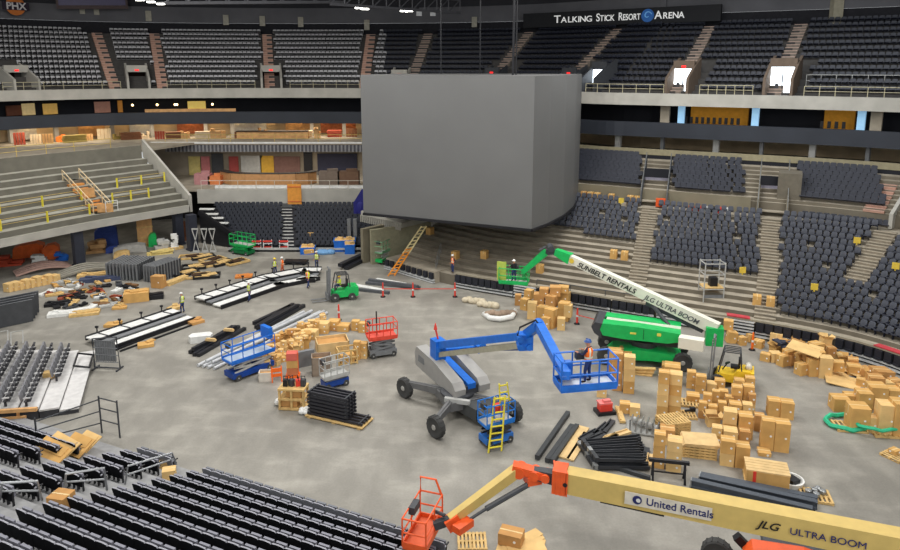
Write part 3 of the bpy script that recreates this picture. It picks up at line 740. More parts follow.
# round team emblem: orange ball on a dark field with pale lettering
c = CR.at(u_at(CR, 15, 13, 27.6), 12.9, 0); c.z = PD(15, 6, c.y).z; f = CR.face(u_at(CR, 15, 13, 27.6)); nrm = V((math.cos(f), math.sin(f), 0)); xa = V((-nrm.y, nrm.x, 0))
t = T('team_emblem', 'round orange and purple emblem with white letters under the roof', 'emblem', c)
t.part('ball', MB().lathe(c, nrm, [(1.25, -.1), (1.25, .05)], 24), M('emblem_orange', (210, 120, 52), .6), world=True)
t.part('purple_field', MB().extr([(-1.7, -.55), (1.7, -.55), (1.7, .5), (-1.7, .5)], c+nrm*.1, xa, V((0, 0, 1)), nrm, .06), M('emblem_dark', (44, 34, 52), .6), world=True)
text_mesh('lettering', 'PHX', 1.3, M('emblem_white', (225, 220, 220), .6), fr(V((0, 0, 0))+nrm*.2-V((0, 0, .45)), xa), t.o, .03, 0, .03, 1, 'CENTER')
# ribbon screen by the emblem
a, b = CR.at(u_at(CR, 58, 12, 28), 12.2, 0), CR.at(u_at(CR, 128, 12, 28), 12.2, 0)
for q in (a, b): q.z = PD(proj(V((q.x, q.y, 28)))[0], 9, q.y).z
d = (b-a).normalized()
t = T('ribbon_screen', 'dark purple screen with a brown frame under the roof', 'screen', a)
t.part('frame', MB().beam(a+V((0, 0, 1.4)), b+V((0, 0, 1.4)), .3, 2.8), M('screen_frame', (74, 58, 58), .6), world=True)
n_ = V((d.y, -d.x, 0)); t.part('display', MB().beam(a+n_*.18+d*.3+V((0, 0, 1.6)), b+n_*.18-d*.3+V((0, 0, 1.6)), .1, 2.2), M('screen_purple', (50, 42, 84), .4, emit=.05), world=True)
# pale acoustic panels on the wall band
for i, (px, py) in enumerate(((81, 11), (96, 12), (149, 16), (226, 20), (263, 21), (300, 22), (367, 25), (475, 22))):
    u = u_at(CR, px, 14, 27.5); c = CR.at(u, 14.0, 0); c.z = PD(px, py, c.y).z; f = CR.face(u)
    sm = i < 2
    o = single('wall_panel', MB().box((0, 0, 0), (.1, .7 if sm else .8, .8 if sm else 1.5)), M('wall_panel_pale', (176, 172, 158), .8), f'pale upright wall panel over the upper deck, {nth(i+1)} of eight from the emblem', 'panel', 'pale panels along the upper wall', c, f)
# roof girders and lamps near the top of the view
gm = M('girder_grey', (72, 72, 76), .6)
for i, (p0, p1, lab) in enumerate((((165, 3, 70), (345, 2, 84), 'long pale roof girder hanging over the upper deck'), ((330, 4, 80), (460, 13, 92), 'sloping dark roof girder over the upper deck aisle'))):
    a, b = PD(*p0), PD(*p1); t = T('roof_girder', lab, 'girder', a)
    t.part('chord', MB().beam(a, b, .3, .3).beam(a+V((0, 0, 1.6)), b+V((0, 0, 1.6)), .3, .3), gm, world=True)
    mb = MB()
    for k in range(10):
        q0 = a+(b-a)*k/10; q1 = a+(b-a)*(k+1)/10
        mb.beam(q0, q1+V((0, 0, 1.6)), .12, .12); mb.beam(q1+V((0, 0, 1.6)), q1, .12, .12)
    t.part('web', mb, gm, world=True)
for i, (px, py) in enumerate(((140, 0), (151, 2), (161, 4), (359, 8), (365, 9), (404, 11), (409, 11))):
    q = PD(px, py, 88); t = T('roof_lamp', f'small bright white roof lamp, {nth(i+1)} of seven counted from the emblem', 'lamp', q, 0, 'bright roof lamps')
    t.part('housing', MB().box((0, .15, .15), (1.0, .5, .2)), dgrey); t.part('lens', MB().box((0, 0, 0), (.9, .5, .14)), lampc)
q = PD(419, 8, 94); t = T('wall_lamp_pair', 'bent black lamp arm with pale square lamps on the upper wall', 'lamp', q)
t.part('arm', MB().tube([q+V((-3, 0, 1)), q+V((-2, 0, -.6)), q], .1, 6), black, world=True)
for dx in (0, 1.8): t.part('lamp_head', MB().box(q+V((dx, 0, -.7)), (.7, .3, .6)), M('lamp_head_pale', (210, 212, 214), .4), world=True)
for px, Y in ((835, 82),):
    p = PD(px, 25, Y); struct('pillar_upper', MB().box((p.x, p.y, 29), (1.1, .9, 13)), concd if px < 700 else M('pillar_pale', (170, 164, 144), .8))
# ------------------------------------------------------------------ machine helpers
rimm = M('rim_pale', (168, 166, 160), .5)
def wheel(t, c, axis, r, wd, rim=None, world=True):
    ax = V(axis).normalized(); h = wd/2; mb = MB()
    mb.lathe(c, ax, [(r*.55, -h*.8), (r*.9, -h), (r, -h*.7), (r, h*.7), (r*.9, h), (r*.55, h*.8)], 22)
    u = V((0, 0, 1)); a = ax.cross(u).normalized()
    for k in range(16):
        g = 2*PI*k/16; d = a*math.cos(g)+u*math.sin(g)
        mb.beam(V(c)+d*r-ax*h*.75, V(c)+d*r+ax*h*.75, r*.1, r*.07, 0, up=d)
    w_ = t.part('wheel', mb, tyre, world=world)
    mb = MB()
    mb.lathe(c, ax, [(r*.1, -h*1.05), (r*.22, -h*.98), (r*.3, -h*.6), (r*.55, -h*.75), (r*.58, -h*.5), (r*.58, h*.5), (r*.55, h*.75), (r*.3, h*.6), (r*.22, h*.98), (r*.1, h*1.05)], 18)
    o = mb.build('rim', rim or rimm, w_, t.loc if world else None)
    return w_
def basket(t, c, ang, L, W, m, hgt=1.1, floor_m=None, name='basket'):
    """work basket; c = floor centre in world"""
    ca, sa = math.cos(ang), math.sin(ang); c = V(c)
    def q(x, y, z): return c+V((ca*x-sa*y, sa*x+ca*y, z))
    mb = MB(); mb.box(c+V((0, 0, -.06)), (L, W, .12), 0, ang)
    for y in (-W/2, W/2): mb.beam(q(-L/2, y, .08), q(L/2, y, .08), .06, .22)
    for x in (-L/2, L/2): mb.beam(q(x, -W/2, .08), q(x, W/2, .08), .06, .22)
    b = t.part(name, mb, m, world=True)
    MBf = MB(); MBf.box(c+V((0, 0, .01)), (L-.1, W-.1, .03), 0, ang); MBf.build('grating', floor_m or lgrey, b, t.loc)
    mb = MB(); cs = [(-L/2, -W/2), (L/2, -W/2), (L/2, W/2), (-L/2, W/2), (-L/2, -W/2)]
    for z in (hgt*.5, hgt): 
        for (x0, y0), (x1, y1) in zip(cs, cs[1:]): mb.tube([q(x0, y0, z), q(x1, y1, z)], .035, 6)
    for (x0, y0), (x1, y1) in zip(cs, cs[1:]):
        n = max(1, round(math.hypot(x1-x0, y1-y0)/.8))
        for i in range(n):
            x = x0+(x1-x0)*i/n; y = y0+(y1-y0)*i/n; mb.tube([q(x, y, 0), q(x, y, hgt)], .035, 6)
    mb.build('guard_rail', m, b, t.loc)
    mb = MB(); mb.box(q(0, W/2-.12, hgt-.1), (.6, .25, .3), 0, ang); mb.build('control_box', dgrey, b, t.loc)
    return q
def letters(t, body, org, xa, size, mat, up=(0, 0, 1), shear=0.0, bold=.02, sx=1.0, parent=None, name='lettering'):
    return text_mesh(name, body, size, mat, fr(V(org)-t.loc, xa, up), parent or t.o, .006, shear, bold, sx)
# ------------------------------------------------------------------ big blue boom lift
c0 = V((.45, 38.5, 0)); t = T('boom_lift', 'blue and grey boom lift with basket raised over the open floor', 'boom lift', c0)
wh = [P(405, 397), P(436, 437), P(478, 388), P(513, 421)]
cen = sum(wh, V((0, 0, 0)))/4; cen.z = 0
ax = (wh[1]-wh[0]).normalized(); ay = V((ax.y, -ax.x, 0)) * 1
chm = M('chassis_grey', (104, 104, 104), .5); cowl = M('cowl_grey', (158, 156, 152), .5, var=.05)
mb = MB(); mb.box(cen+V((0, 0, .85)), (2.4, 2.0, .5), 0, math.atan2(ax.y, ax.x)); t.part('chassis', mb, chm, world=True)
for q in wh:
    hub = q+V((0, 0, .62)); tx = cen+(q-cen)*.28+V((0, 0, .95))
    mb = MB(); mb.beam(tx, hub+(tx-hub).normalized()*.1+V((0, 0, .3)), .34, .42, 0, .26, .34); mb.tube([hub+V((0, 0, .5)), hub-V((0, 0, .1))], .16, 8)
    mb.tube([tx+V((0, 0, .25)), hub+V((0, 0, .45))], .07, 6); t.part('axle_leg', mb, chm, world=True)
    rad = (q-cen); a_ = (ax*.35+V((ax.y, -ax.x, 0))).normalized()
    wheel(t, hub, a_, .62, .42)
mb = MB(); mb.lathe(cen+V((0, 0, 1.05)), (0, 0, 1), [(1.0, 0), (1.05, .1), (1.05, .22), (.9, .3)], 24); t.part('slew_ring', mb, dgrey, world=True)
# turntable axis: from counterweight (upper left) to the front
tb0 = P(437, 355, 2.0); tb1 = P(469, 386, 1.6); ta = (tb1-tb0); ta.z = 0; TL = ta.length; ta.normalize(); tn = V((-ta.y, ta.x, 0))
def tp(x, y, z): return V((tb0.x, tb0.y, 0))+ta*x+tn*y+V((0, 0, z))
ang = math.atan2(ta.y, ta.x)
prof = [(-.7, 1.35), (-.8, 2.2), (-.55, 2.62), (TL*.45, 2.5), (TL+.1, 2.05), (TL+.45, 1.7), (TL+.4, 1.3), (TL*.4, 1.25)]
for s_ in (-1, 1):
    mb = MB(); mb.extr([(x, z) for x, z in prof], tp(0, s_*.82, 0), ta, V((0, 0, 1)), tn, .72)
    ln = t.part('engine_cowl', mb, cowl, world=True)
    m2 = MB(); m2.extr([(-.3, 1.75), (-.2, 2.2), (.5, 2.15), (.55, 1.8)], tp(0, s_*1.19, 0), ta, V((0, 0, 1)), tn, .03); m2.build('vent_panel', mgrey, ln, t.loc)
mb = MB(); mb.box(tp(TL/2, 0, 1.5), (TL+.6, .95, .5), 0, ang); t.part('turntable', mb, dgrey, world=True)
mb = MB(); mb.beam(tp(-.3, 0, 2.3), tp(TL+.35, 0, 1.75), .5, .35); t.part('turntable_arm', mb, blue, world=True)
bm0 = P(438, 345, 3.3); bm1 = P(523, 336, 7.0)
mb = MB(); mb.beam(tp(.2, 0, 2.3), P(476, 349, 2.9), .3, .36); mb.beam(P(476, 349, 2.9), P(484, 345, 3.0), .42, .5); t.part('lift_cylinder', mb, blue, world=True)
mb = MB(); mb.beam(bm0, bm1, .4, .44, 0, .32, .36); t.part('upper_boom', mb, blue, world=True)
lo = V((0, 0, -.62)); mb = MB(); mb.beam(bm0+lo, bm1+lo*.75, .3, .3); t.part('lower_boom', mb, M('boom_putty', (164, 160, 140), .5), world=True)
mb = MB(); mb.tube([P(474, 350, 2.9), bm1+lo*1.1], .07, 8); t.part('extend_cylinder', mb, dblue, world=True)
mb = MB(); mb.box(bm0+V((0, 0, -.25)), (.75, .7, 1.25), 0, math.atan2((bm1-bm0).y, (bm1-bm0).x)); mb.tube([bm0+V((.1, -.5, -.1)), bm0+V((.1, .5, -.1))], .2, 10); t.part('boom_pivot', mb, blue, world=True)
mb = MB(); mb.box(bm1+V((.1, 0, -.25)), (.7, .6, .8), 0, .1)
for z in (-.45, -.05): mb.tube([bm1+V((-.15, -.42, z)), bm1+V((-.15, .4, z))], .16, 10); mb.tube([bm1+V((.3, -.42, z)), bm1+V((.3, .4, z))], .16, 10)
t.part('knuckle', mb, blue, world=True)
j0 = P(539, 325, 7.9)
j1 = P(566, 376, 8.2); 
mb = MB(); mb.beam(bm1+V((.2, 0, .1)), j0, .36, .42); mb.lathe(j0+V((0, -.26, 0)), (0, 1, 0), [(.26, 0), (.26, .52)], 14); t.part('jib_joint', mb, blue, world=True)
mb = MB(); mb.beam(j0, j1, .4, .4, 0, .36, .34); t.part('jib', mb, blue, world=True)
mb = MB(); mb.tube([bm1+V((-.3, -.3, .15)), bm1+V((-.2, -.4, .6)), j0+V((-.2, -.3, .35)), j0+V((.15, -.3, -.15)), j0+(j1-j0)*.5+V((.1, -.3, 0))], .05, 6); t.part('hose', mb, black, world=True)
bc = P(585, 383, 7.6); bq = basket(t, bc, .18, 2.3, .95, blue, 1.15, M('basket_floor', (190, 196, 204), .5))
mb = MB(); mb.beam(j1, bq(-.6, .3, .4), .24, .28); mb.box(bq(-.62, .3, .5), (.25, .25, .7), 0, .2); t.part('basket_mount', mb, blue, world=True)
mb = MB(); mb.tube([bm0+V((0, 0, .4)), bm0+V((-.15, 0, 1.05))], .06, 6); mb.lathe(bm0+V((-.15, 0, 1.0)), (0, 0, 1), [(.12, 0), (.03, .4)], 10); t.part('flag_marker', mb, red, world=True)
mb = MB(); mb.beam(cen+ax*.6+V((-1.0, -.5, 1.2)), cen+ax*.2+V((.6, -1.2, 1.15)), .25, .25); t.part('bumper_bar', mb, lgrey, world=True)
mb = MB(); mb.lathe(P(492, 409, .75), (0, 0, 1), [(1.15, 0), (1.15, .12), (.9, .3), (.4, .34)], 22); mb.box(P(470, 404, .7), (2.6, 1.3, .7), 0, -.9); t.part('chassis_plate', mb, M('chassis_dark', (70, 72, 72), .5), world=True)
BLUE_BASKET = bq
# ------------------------------------------------------------------ green boom lift with white boom
g0, g1 = P(606, 364), P(682, 371)
gc = V((13.2, 45.6, 0)); t = T('boom_lift', 'green boom lift with long white lettered boom by the far stand', 'boom lift', gc)
gx = (g1-g0); gx.z = 0; gx.normalize(); gy = V((-gx.y, gx.x, 0)); ga = math.atan2(gx.y, gx.x)
for q in (g0, g1):
    wheel(t, q+V((0, 0, .62)), gy, .62, .42)
    wheel(t, q+gy*2.6+V((0, 0, .62)), gy, .62, .42)
m_ = (g0+g1)/2
mb = MB(); L = (g1-g0).length
mb.extr([(-L*.5, .55), (-L*.42, .95), (-L*.1, 1.2), (L*.3, 1.1), (L*.5, .8), (L*.5, .45), (L*.1, .5), (-L*.4, .4)], m_+gy*.95, gx, V((0, 0, 1)), gy, 1.9)
ch = t.part('chassis', mb, green, world=True)
mb = MB()
for x in (-1.6, -.6, .9, 1.7): mb.lathe(m_+gx*x+gy*.44+V((0, 0, .82)), -gy, [(.09, 0), (.09, .03)], 8)
mb.build('lifting_lug', lgrey, ch, t.loc)
mb = MB(); mb.lathe(m_+gy*1.3+V((0, 0, 1.1)), (0, 0, 1), [(.9, 0), (.9, .45)], 20); t.part('slew_ring', mb, dgrey, world=True)
# body: from px 594..690
ba, bb = P(600, 336, 1.85), P(680, 345.5, 1.85); bx = (bb-ba); bx.z = 0; BLn = bx.length; bx.normalize(); by = V((-bx.y, bx.x, 0))
def gp(x, y, z): return V((ba.x, ba.y, 0))+bx*x+by*y+V((0, 0, z))
mb = MB(); mb.extr([(.2, 2.0), (.0, 2.4), (.15, 2.85), (BLn*.5, 2.85), (BLn, 2.7), (BLn, 2.15), (BLn*.85, 1.95), (BLn*.3, 1.9)], gp(0, .25, 0), bx, V((0, 0, 1)), by, .9)
cw = t.part('engine_cowl', mb, green, world=True)
mb = MB(); mb.box(gp(BLn*.55, -.21, 2.4), (.05, .02, .7), 0, ga)
mb.build('door_seam', dgreen, cw, t.loc)
mb = MB(); mb.box(gp(BLn*.74, -.22, 2.5), (.26, .03, .2), 0, math.atan2(bx.y, bx.x)); mb.box(gp(BLn*.42, -.22, 2.4), (.4, .03, .12), 0, math.atan2(bx.y, bx.x)); mb.build('warning_decal', M('decal_yellow', (220, 210, 90), .5), cw, t.loc)
mb = MB(); mb.extr([(.2, 1.9), (0, 2.4), (.15, 2.75), (BLn*.6, 2.7), (BLn, 2.6), (BLn, 2.0)], gp(0, 2.0, 0), bx, V((0, 0, 1)), by, .9); t.part('far_cowl', mb, green, world=True)
mb = MB(); mb.extr([(-.4, 2.1), (-.6, 2.5), (-.35, 2.85), (.15, 2.8), (.1, 1.75)], gp(0, 1.1, 0), bx, V((0, 0, 1)), by, 2.5); t.part('counterweight', mb, dgrey, world=True)
mb = MB(); mb.box(gp(BLn*.5, 1.1, 1.75), (BLn, .9, .7), 0, math.atan2(bx.y, bx.x)); t.part('turntable', mb, dgrey, world=True)
mb = MB(); mb.beam(gp(.3, 1.1, 2.65), gp(BLn*1.0, .9, 2.6), .5, .3); t.part('tower_boom', mb, M('boom_pale_green', (190, 205, 180), .5), world=True)
w0 = P(718, 329, 2.6); w1 = PD(566, 256.5, 51.5)
mb = MB(); mb.beam(w0, w1, .55, .82, 0, .45, .62); bmw = t.part('main_boom', mb, cream, world=True)
mb = MB(); q = w0+V((-.3, 0, -.9)); mb.box(w0+V((-.2, .1, -.5)), (1.1, .8, 1.25), 0, ga); t.part('boom_pivot', mb, green, world=True)
mb = MB(); mb.beam(P(679, 341, 2.3), P(704, 345, 2.3), .7, .72); t.part('turntable_nose', mb, cream, world=True)
mb = MB(); wd_ = (w0-w1).normalized(); mb.beam(w0-wd_*1.0+V((0, 0, -.6)), w0-wd_*5.2+V((0, 0, -.55)), .3, .3); mb.tube([gp(BLn*.95, 1, 2.2), w0-wd_*4.8+V((0, 0, -.5))], .14, 8); t.part('lift_cylinder', mb, dgrey, world=True)
mb = MB(); mb.beam(w1+wd_*.4, w1-wd_*.9, .62, .78, 0, .45, .5); t.part('boom_tip', mb, green, world=True)
xa = (w0-w1).normalized(); up = V((0, 0, 1)); side = xa.cross(up).normalized(); upv = side.cross(xa).normalized()
LB = (w0-w1).length
def bo(s_, v): return w1+xa*(LB*s_)+side*(.31)+upv*v
letters(t, 'SUNBELT RENTALS', bo(.1, -.2), xa, .54, ink, upv, .25, .009, 1.03, bmw)
letters(t, 'JLG ULTRA BOOM', bo(.56, -.22), xa, .5, M('grey_ink', (86, 88, 92), .6), upv, .25, .006, .98, bmw)
mb = MB(); mb.lathe(bo(.055, 0), side, [(.2, 0), (.2, .02)], 14); mb.build('round_badge', M('badge_yellow', (220, 190, 70), .5), bmw, t.loc)
# knuckle, jib and basket at the tip
kq = w1-wd_*1.4
jj0 = PD(546, 252, 52.2); jj1 = PD(523, 272, 53.2)
mb = MB(); mb.beam(w1-wd_*.9, jj0, .35, .4); mb.tube([kq+V((0, -.5, .1)), kq+V((0, .5, .1))], .25, 10); mb.tube([kq+V((-.4, -.4, .3)), kq+V((-.9, -.4, 0))], .1, 6); t.part('knuckle', mb, dgrey, world=True)
mb = MB(); mb.beam(jj0, jj1, .38, .55, 0, .3, .4); t.part('jib', mb, green, world=True)
gbc = PD(514, 281.5, 53.8); gq = basket(t, gbc, -.25, 2.3, 1.0, green, 1.15)
mb = MB(); mb.beam(jj1, gq(.8, .4, .4), .3, .35); t.part('basket_mount', mb, green, world=True)
mb = MB(); mb.box(gq(-1.0, -.1, .85), (.75, .06, 1.5), 0, -.25); t.part('side_mesh_panel', mb, lime, world=True)
GREEN_BASKET = gq
# ------------------------------------------------------------------ tan boom lift in front
Z0 = 4.0
y0 = P(553, 477, Z0); y1 = P(915, 549, Z0-.2); yk = P(520, 470, Z0+.1); yj = P(450, 520, Z0-1.2)
t = T('boom_lift', 'tan and orange boom lift whose long boom crosses the nearest floor', 'boom lift', (12.6, 20.4, 0))
yx = (y1-y0).normalized(); ys = yx.cross(V((0, 0, 1))).normalized(); yu = ys.cross(yx).normalized()
mb = MB(); mb.beam(y0+yx*.5, y1, .62, .86, 0, .7, 1.0); yb = t.part('main_boom', mb, tan, world=True)
mb = MB(); mb.beam(y0+yx*.02, y0+yx*.55, .74, .98, 0, .76, 1.0)
for k in range(3): mb.beam(y0+yx*(.08+k*.2)-yu*.5, y0+yx*(.08+k*.2)+yu*.5, .06, .8, 0)
t.part('boom_collar', mb, orange, world=True)
mb = MB(); mb.beam(y0+yx*.1, yk+(y0-yk).normalized()*.4, .4, .5, 0, .3, .4); t.part('inner_boom', mb, dgrey, world=True)
mb = MB()
for k, (f_, r_) in enumerate(((0, .3), (.45, .26), (.8, .22))):
    q = yk+(y0-yk)*f_; mb.lathe(q-ys*-.3, ys, [(r_*.8, -.6), (r_*.8, 0)], 12)
mb.beam(yk-V((.3, 0, -.15)), yk+(y0-yk)*.8, .44, .32); mb.box(yk+V((.5, -.1, -.3)), (.6, .5, .35), 0, .3); t.part('knuckle', mb, orange, world=True)
mb = MB(); mb.beam(yk+V((-.1, 0, 0)), yj, .36, .44, 0, .3, .34); t.part('jib', mb, tan, world=True)
mb = MB(); mb.tube([yk+V((.3, -.3, -.45)), yk+(yj-yk)*.5+V((0, -.3, -.42))], .11, 8); mb.tube([yk+(yj-yk)*.5+V((0, -.3, -.42)), yk+(yj-yk)*.75+V((0, -.3, -.36))], .06, 8); t.part('jib_cylinder', mb, dgrey, world=True)
mb = MB(); mb.beam(yj+(yk-yj)*.12+V((0, -.05, -.1)), yj+V((-.15, -.05, -.2)), .42, .5); mb.box(yj+V((.5, -.2, -.1)), (.8, .4, .28), 0, .8); t.part('jib_end', mb, orange, world=True)
ybc = P(423, 533, 2.1); yq = basket(t, ybc, 1.25, 1.9, .95, orange, 1.15, M('orange_grating', (214, 96, 56), .6)); 
mb = MB(); mb.beam(yj, yq(-.1, -.5, .5), .25, .3); mb.tube([yj+V((-.2, 0, .2)), yq(.2, -.4, .9)], .07, 6); t.part('basket_mount', mb, dgrey, world=True)
mb = MB(); mb.tube([yq(.95, -.45, 1.1), yq(.95, -.2, 1.75), yq(.95, .45, 1.75), yq(.95, .45, 1.1)], .045, 6); t.part('overhead_bar', mb, orange, world=True)
def yo(px, v):
    best = min((k*.02 for k in range(800)), key=lambda s_: abs(proj(y0+yx*s_+ys*.37+yu*v)[0]-px)); return y0+yx*best+ys*.385+yu*v
a, b = yo(628, -.3), yo(711, -.3)
mb = MB(); a2, b2 = yo(625, 0), yo(712, 0); mb.beam(a2, b2, .02, .52, up=yu); pn = mb.build('name_plate', M('plate_pale', (214, 206, 190), .5), yb, t.loc)
letters(t, 'United Rentals', yo(646, -.13)+ys*.02, yx, .42, navyink, yu, 0, .004, .95, pn)
mb = MB(); c = yo(637, 0)+ys*.01; mb.lathe(c, ys, [(.17, 0), (.17, .03)], 18); o = mb.build('round_mark', navyink, pn, t.loc)
mb = MB(); mb.lathe(c+yx*.04, ys, [(.08, 0), (.08, .045)], 12); mb.build('mark_stripe', white, pn, t.loc)
letters(t, 'JLG', yo(757, -.13), yx, .42, ink, yu, .35, .004, 1.1, yb); letters(t, 'ULTRA BOOM', yo(789, -.14), yx, .365, navyink, yu, 0, 0, 1.05, yb)
mb = MB(); mb.lathe(yo(565, .0), ys, [(.09, 0), (.09, .02)], 10); mb.build('dark_port', black, yb, t.loc)
mb = MB(); mb.beam(yo(600, -.46)-ys*.2, yo(664, -.5)-ys*.2, .16, .12); t.part('cable_track', mb, black, world=True)
# base of the tan machine
yc = P(790, 566); yc.z = 0
mb = MB(); mb.box(yc+V((.9, -.4, .9)), (4.2, 2.2, .5), 0, -.35); t.part('chassis', mb, dgrey, world=True)
mb = MB(); q = P(770, 552, 1.9); mb.extr([(-1.0, -.9), (-1.2, 0), (-.9, .42), (.9, .5), (2.4, .2), (2.4, -.9)], q+V((.1, -.5, -.15)), V((.95, -.31, 0)), V((0, 0, 1)), V((.31, .95, 0)), 1.3); t.part('engine_cowl', mb, orange, world=True)
mb = MB(); q2 = P(742, 543, 1.8); mb.beam(q2+V((-.25, 0, .3)), q2+V((.3, -.1, -.25)), .3, .3); t.part('tank_cap', mb, black, world=True)
for q in (P(716, 566), P(716, 566)+V((3.8, -1.8, 0)), P(716, 566)+V((-.5, -2.6, 0)), P(716, 566)+V((3.3, -4.4, 0))):
    q.z = .6; wheel(t, q, V((.42, .9, 0)), .6, .42)
mb = MB(); mb.beam(yc+V((2.6, -.6, 1.1)), y1+V((.2, 0, -.6)), .9, 1.4); t.part('boom_tower', mb, orange, world=True)
# ------------------------------------------------------------------ scissor lifts
def scissor(label, loc, ang, L, W, zd, m_rail, m_base, m_sc, n=2, deck_m=None, rh=1.1, ext=0.0):
    t = T('scissor_lift', label, 'scissor lift', loc, ang)
    mb = MB(); mb.box((0, 0, .38), (L*.96, W*.9, .34)); mb.box((0, W*.46, .35), (L*.6, .05, .3)); mb.box((0, -W*.46, .35), (L*.6, .05, .3)); t.part('base', mb, m_base)
    for x in (-L*.36, L*.36):
        for y in (-W*.42, W*.42): wheel(t, (x, y, .2), (0, 1, 0), .2, .14, None, False)
    z0 = .55; dz = (zd-.12-z0)/n
    mb = MB()
    for k in range(n):
        for y in (-W*.36, W*.36):
            s_ = 1 if k % 2 == 0 else -1
            mb.beam((-s_*L*.42, y, z0+k*dz), (s_*L*.42, y, z0+(k+1)*dz), .08, .13); mb.beam((s_*L*.42, y*.86, z0+k*dz), (-s_*L*.42, y*.86, z0+(k+1)*dz), .08, .13)
        mb.tube([(0, -W*.38, z0+(k+.5)*dz), (0, W*.38, z0+(k+.5)*dz)], .05, 6)
    t.part('scissor_arms', mb, m_sc)
    mb = MB(); mb.box((0, 0, zd-.06), (L, W, .14))
    for y in (-W/2, W/2): mb.box((0, y, zd+.06), (L, .04, .18))
    d = t.part('deck', mb, m_rail); MB().box((0, 0, zd+.02), (L*.96, W*.94, .03)).build('deck_plate', deck_m or lgrey, d)
    mb = MB()
    for z in (zd+rh*.55, zd+rh): mb.tube([(-L/2, -W/2, z), (L/2, -W/2, z), (L/2, W/2, z), (-L/2, W/2, z), (-L/2, -W/2, z)], .035, 6)
    for i in range(5):
        for y in (-W/2, W/2): mb.tube([(-L/2+L*i/4, y, zd), (-L/2+L*i/4, y, zd+rh)], .032, 6)
    t.part('guard_rail', mb, m_rail)
    mb = MB(); mb.box((-L*.46, 0, zd+rh-.1), (.2, .35, .3)); t.part('control_box', mb, dgrey)
    return t
t = scissor('blue scissor lift with raised railed deck beside the pale pipes', P(250, 373), .83, 3.2, 1.25, 1.35, blue, dblue, lgrey, 2, M('blue_lift_deck', (170, 184, 200), .5))
mb = MB(); mb.box((1.4, 0, 2.5), (.3, 1.0, .75)); t.part('tool_tray', mb, blue)
t = scissor('red scissor lift with grey arms beside the timber crates', P(382, 355), .35, 2.0, 1.1, 1.45, M('lift_red', (226, 78, 58), .45), mgrey, mgrey, 3, M('lift_red_deck', (214, 90, 76), .5))
mb = MB(); mb.tube([(-.3, .2, 1.5), (-.3, .2, 3.2)], .05, 6); t.part('pole', mb, black)
t = scissor('compact blue scissor lift with a yellow ladder leaning on it', P(496, 442), .5, 1.75, .95, 1.3, M('lift_blue', (34, 120, 208), .45), M('lift_blue_dark', (44, 110, 190), .5), dgrey, 2)
mb = MB(); mb.box((0, -.1, 2.0), (.4, .4, .45)); t.part('tool_bag', mb, red)
lad = T('step_ladder', 'yellow ladder leaning against the compact blue scissor lift', 'ladder', P(495, 452))
def ladder(t, a, b, wv, n, m, r=.045, par=None):
    a, b, wv = V(a), V(b), V(wv)
    t.part('side_rail', MB().beam(a-wv, b-wv*.8, .07, .12), m, world=True); t.part('side_rail', MB().beam(a+wv, b+wv*.8, .07, .12), m, world=True)
    for k in range(n):
        f = (k+.7)/n; q = a+(b-a)*f; t.part('rung', MB().tube([q-wv*(1-.2*f), q+wv*(1-.2*f)], r, 6), m, world=True)
ladder(lad, P(495, 452), P(500, 398, 2.7)+V((0, .0, .1)), (.35, .1, 0), 8, ryel)
ladder(lad, P(505, 404, 2.2), P(503, 392, 2.9)+V((0, 0, .5)), (.27, .1, 0), 3, ryel)
t = scissor('grey scissor lift with lowered deck behind the bundled black bars', P(335, 386), .6, 1.7, .8, .8, lgrey, dblue, mgrey, 2)
t = scissor('small bright green scissor lift before the bunker seats', P(243, 254), -.5, 2.6, 1.2, 1.1, green, dgreen, green, 2)
t = scissor('green scissor lift parked under the fluted ledge by the tunnel', P(384, 262), 1.1, 2.2, 1.0, 1.3, M('pale_green', (120, 170, 130), .5), green, lgrey, 2)
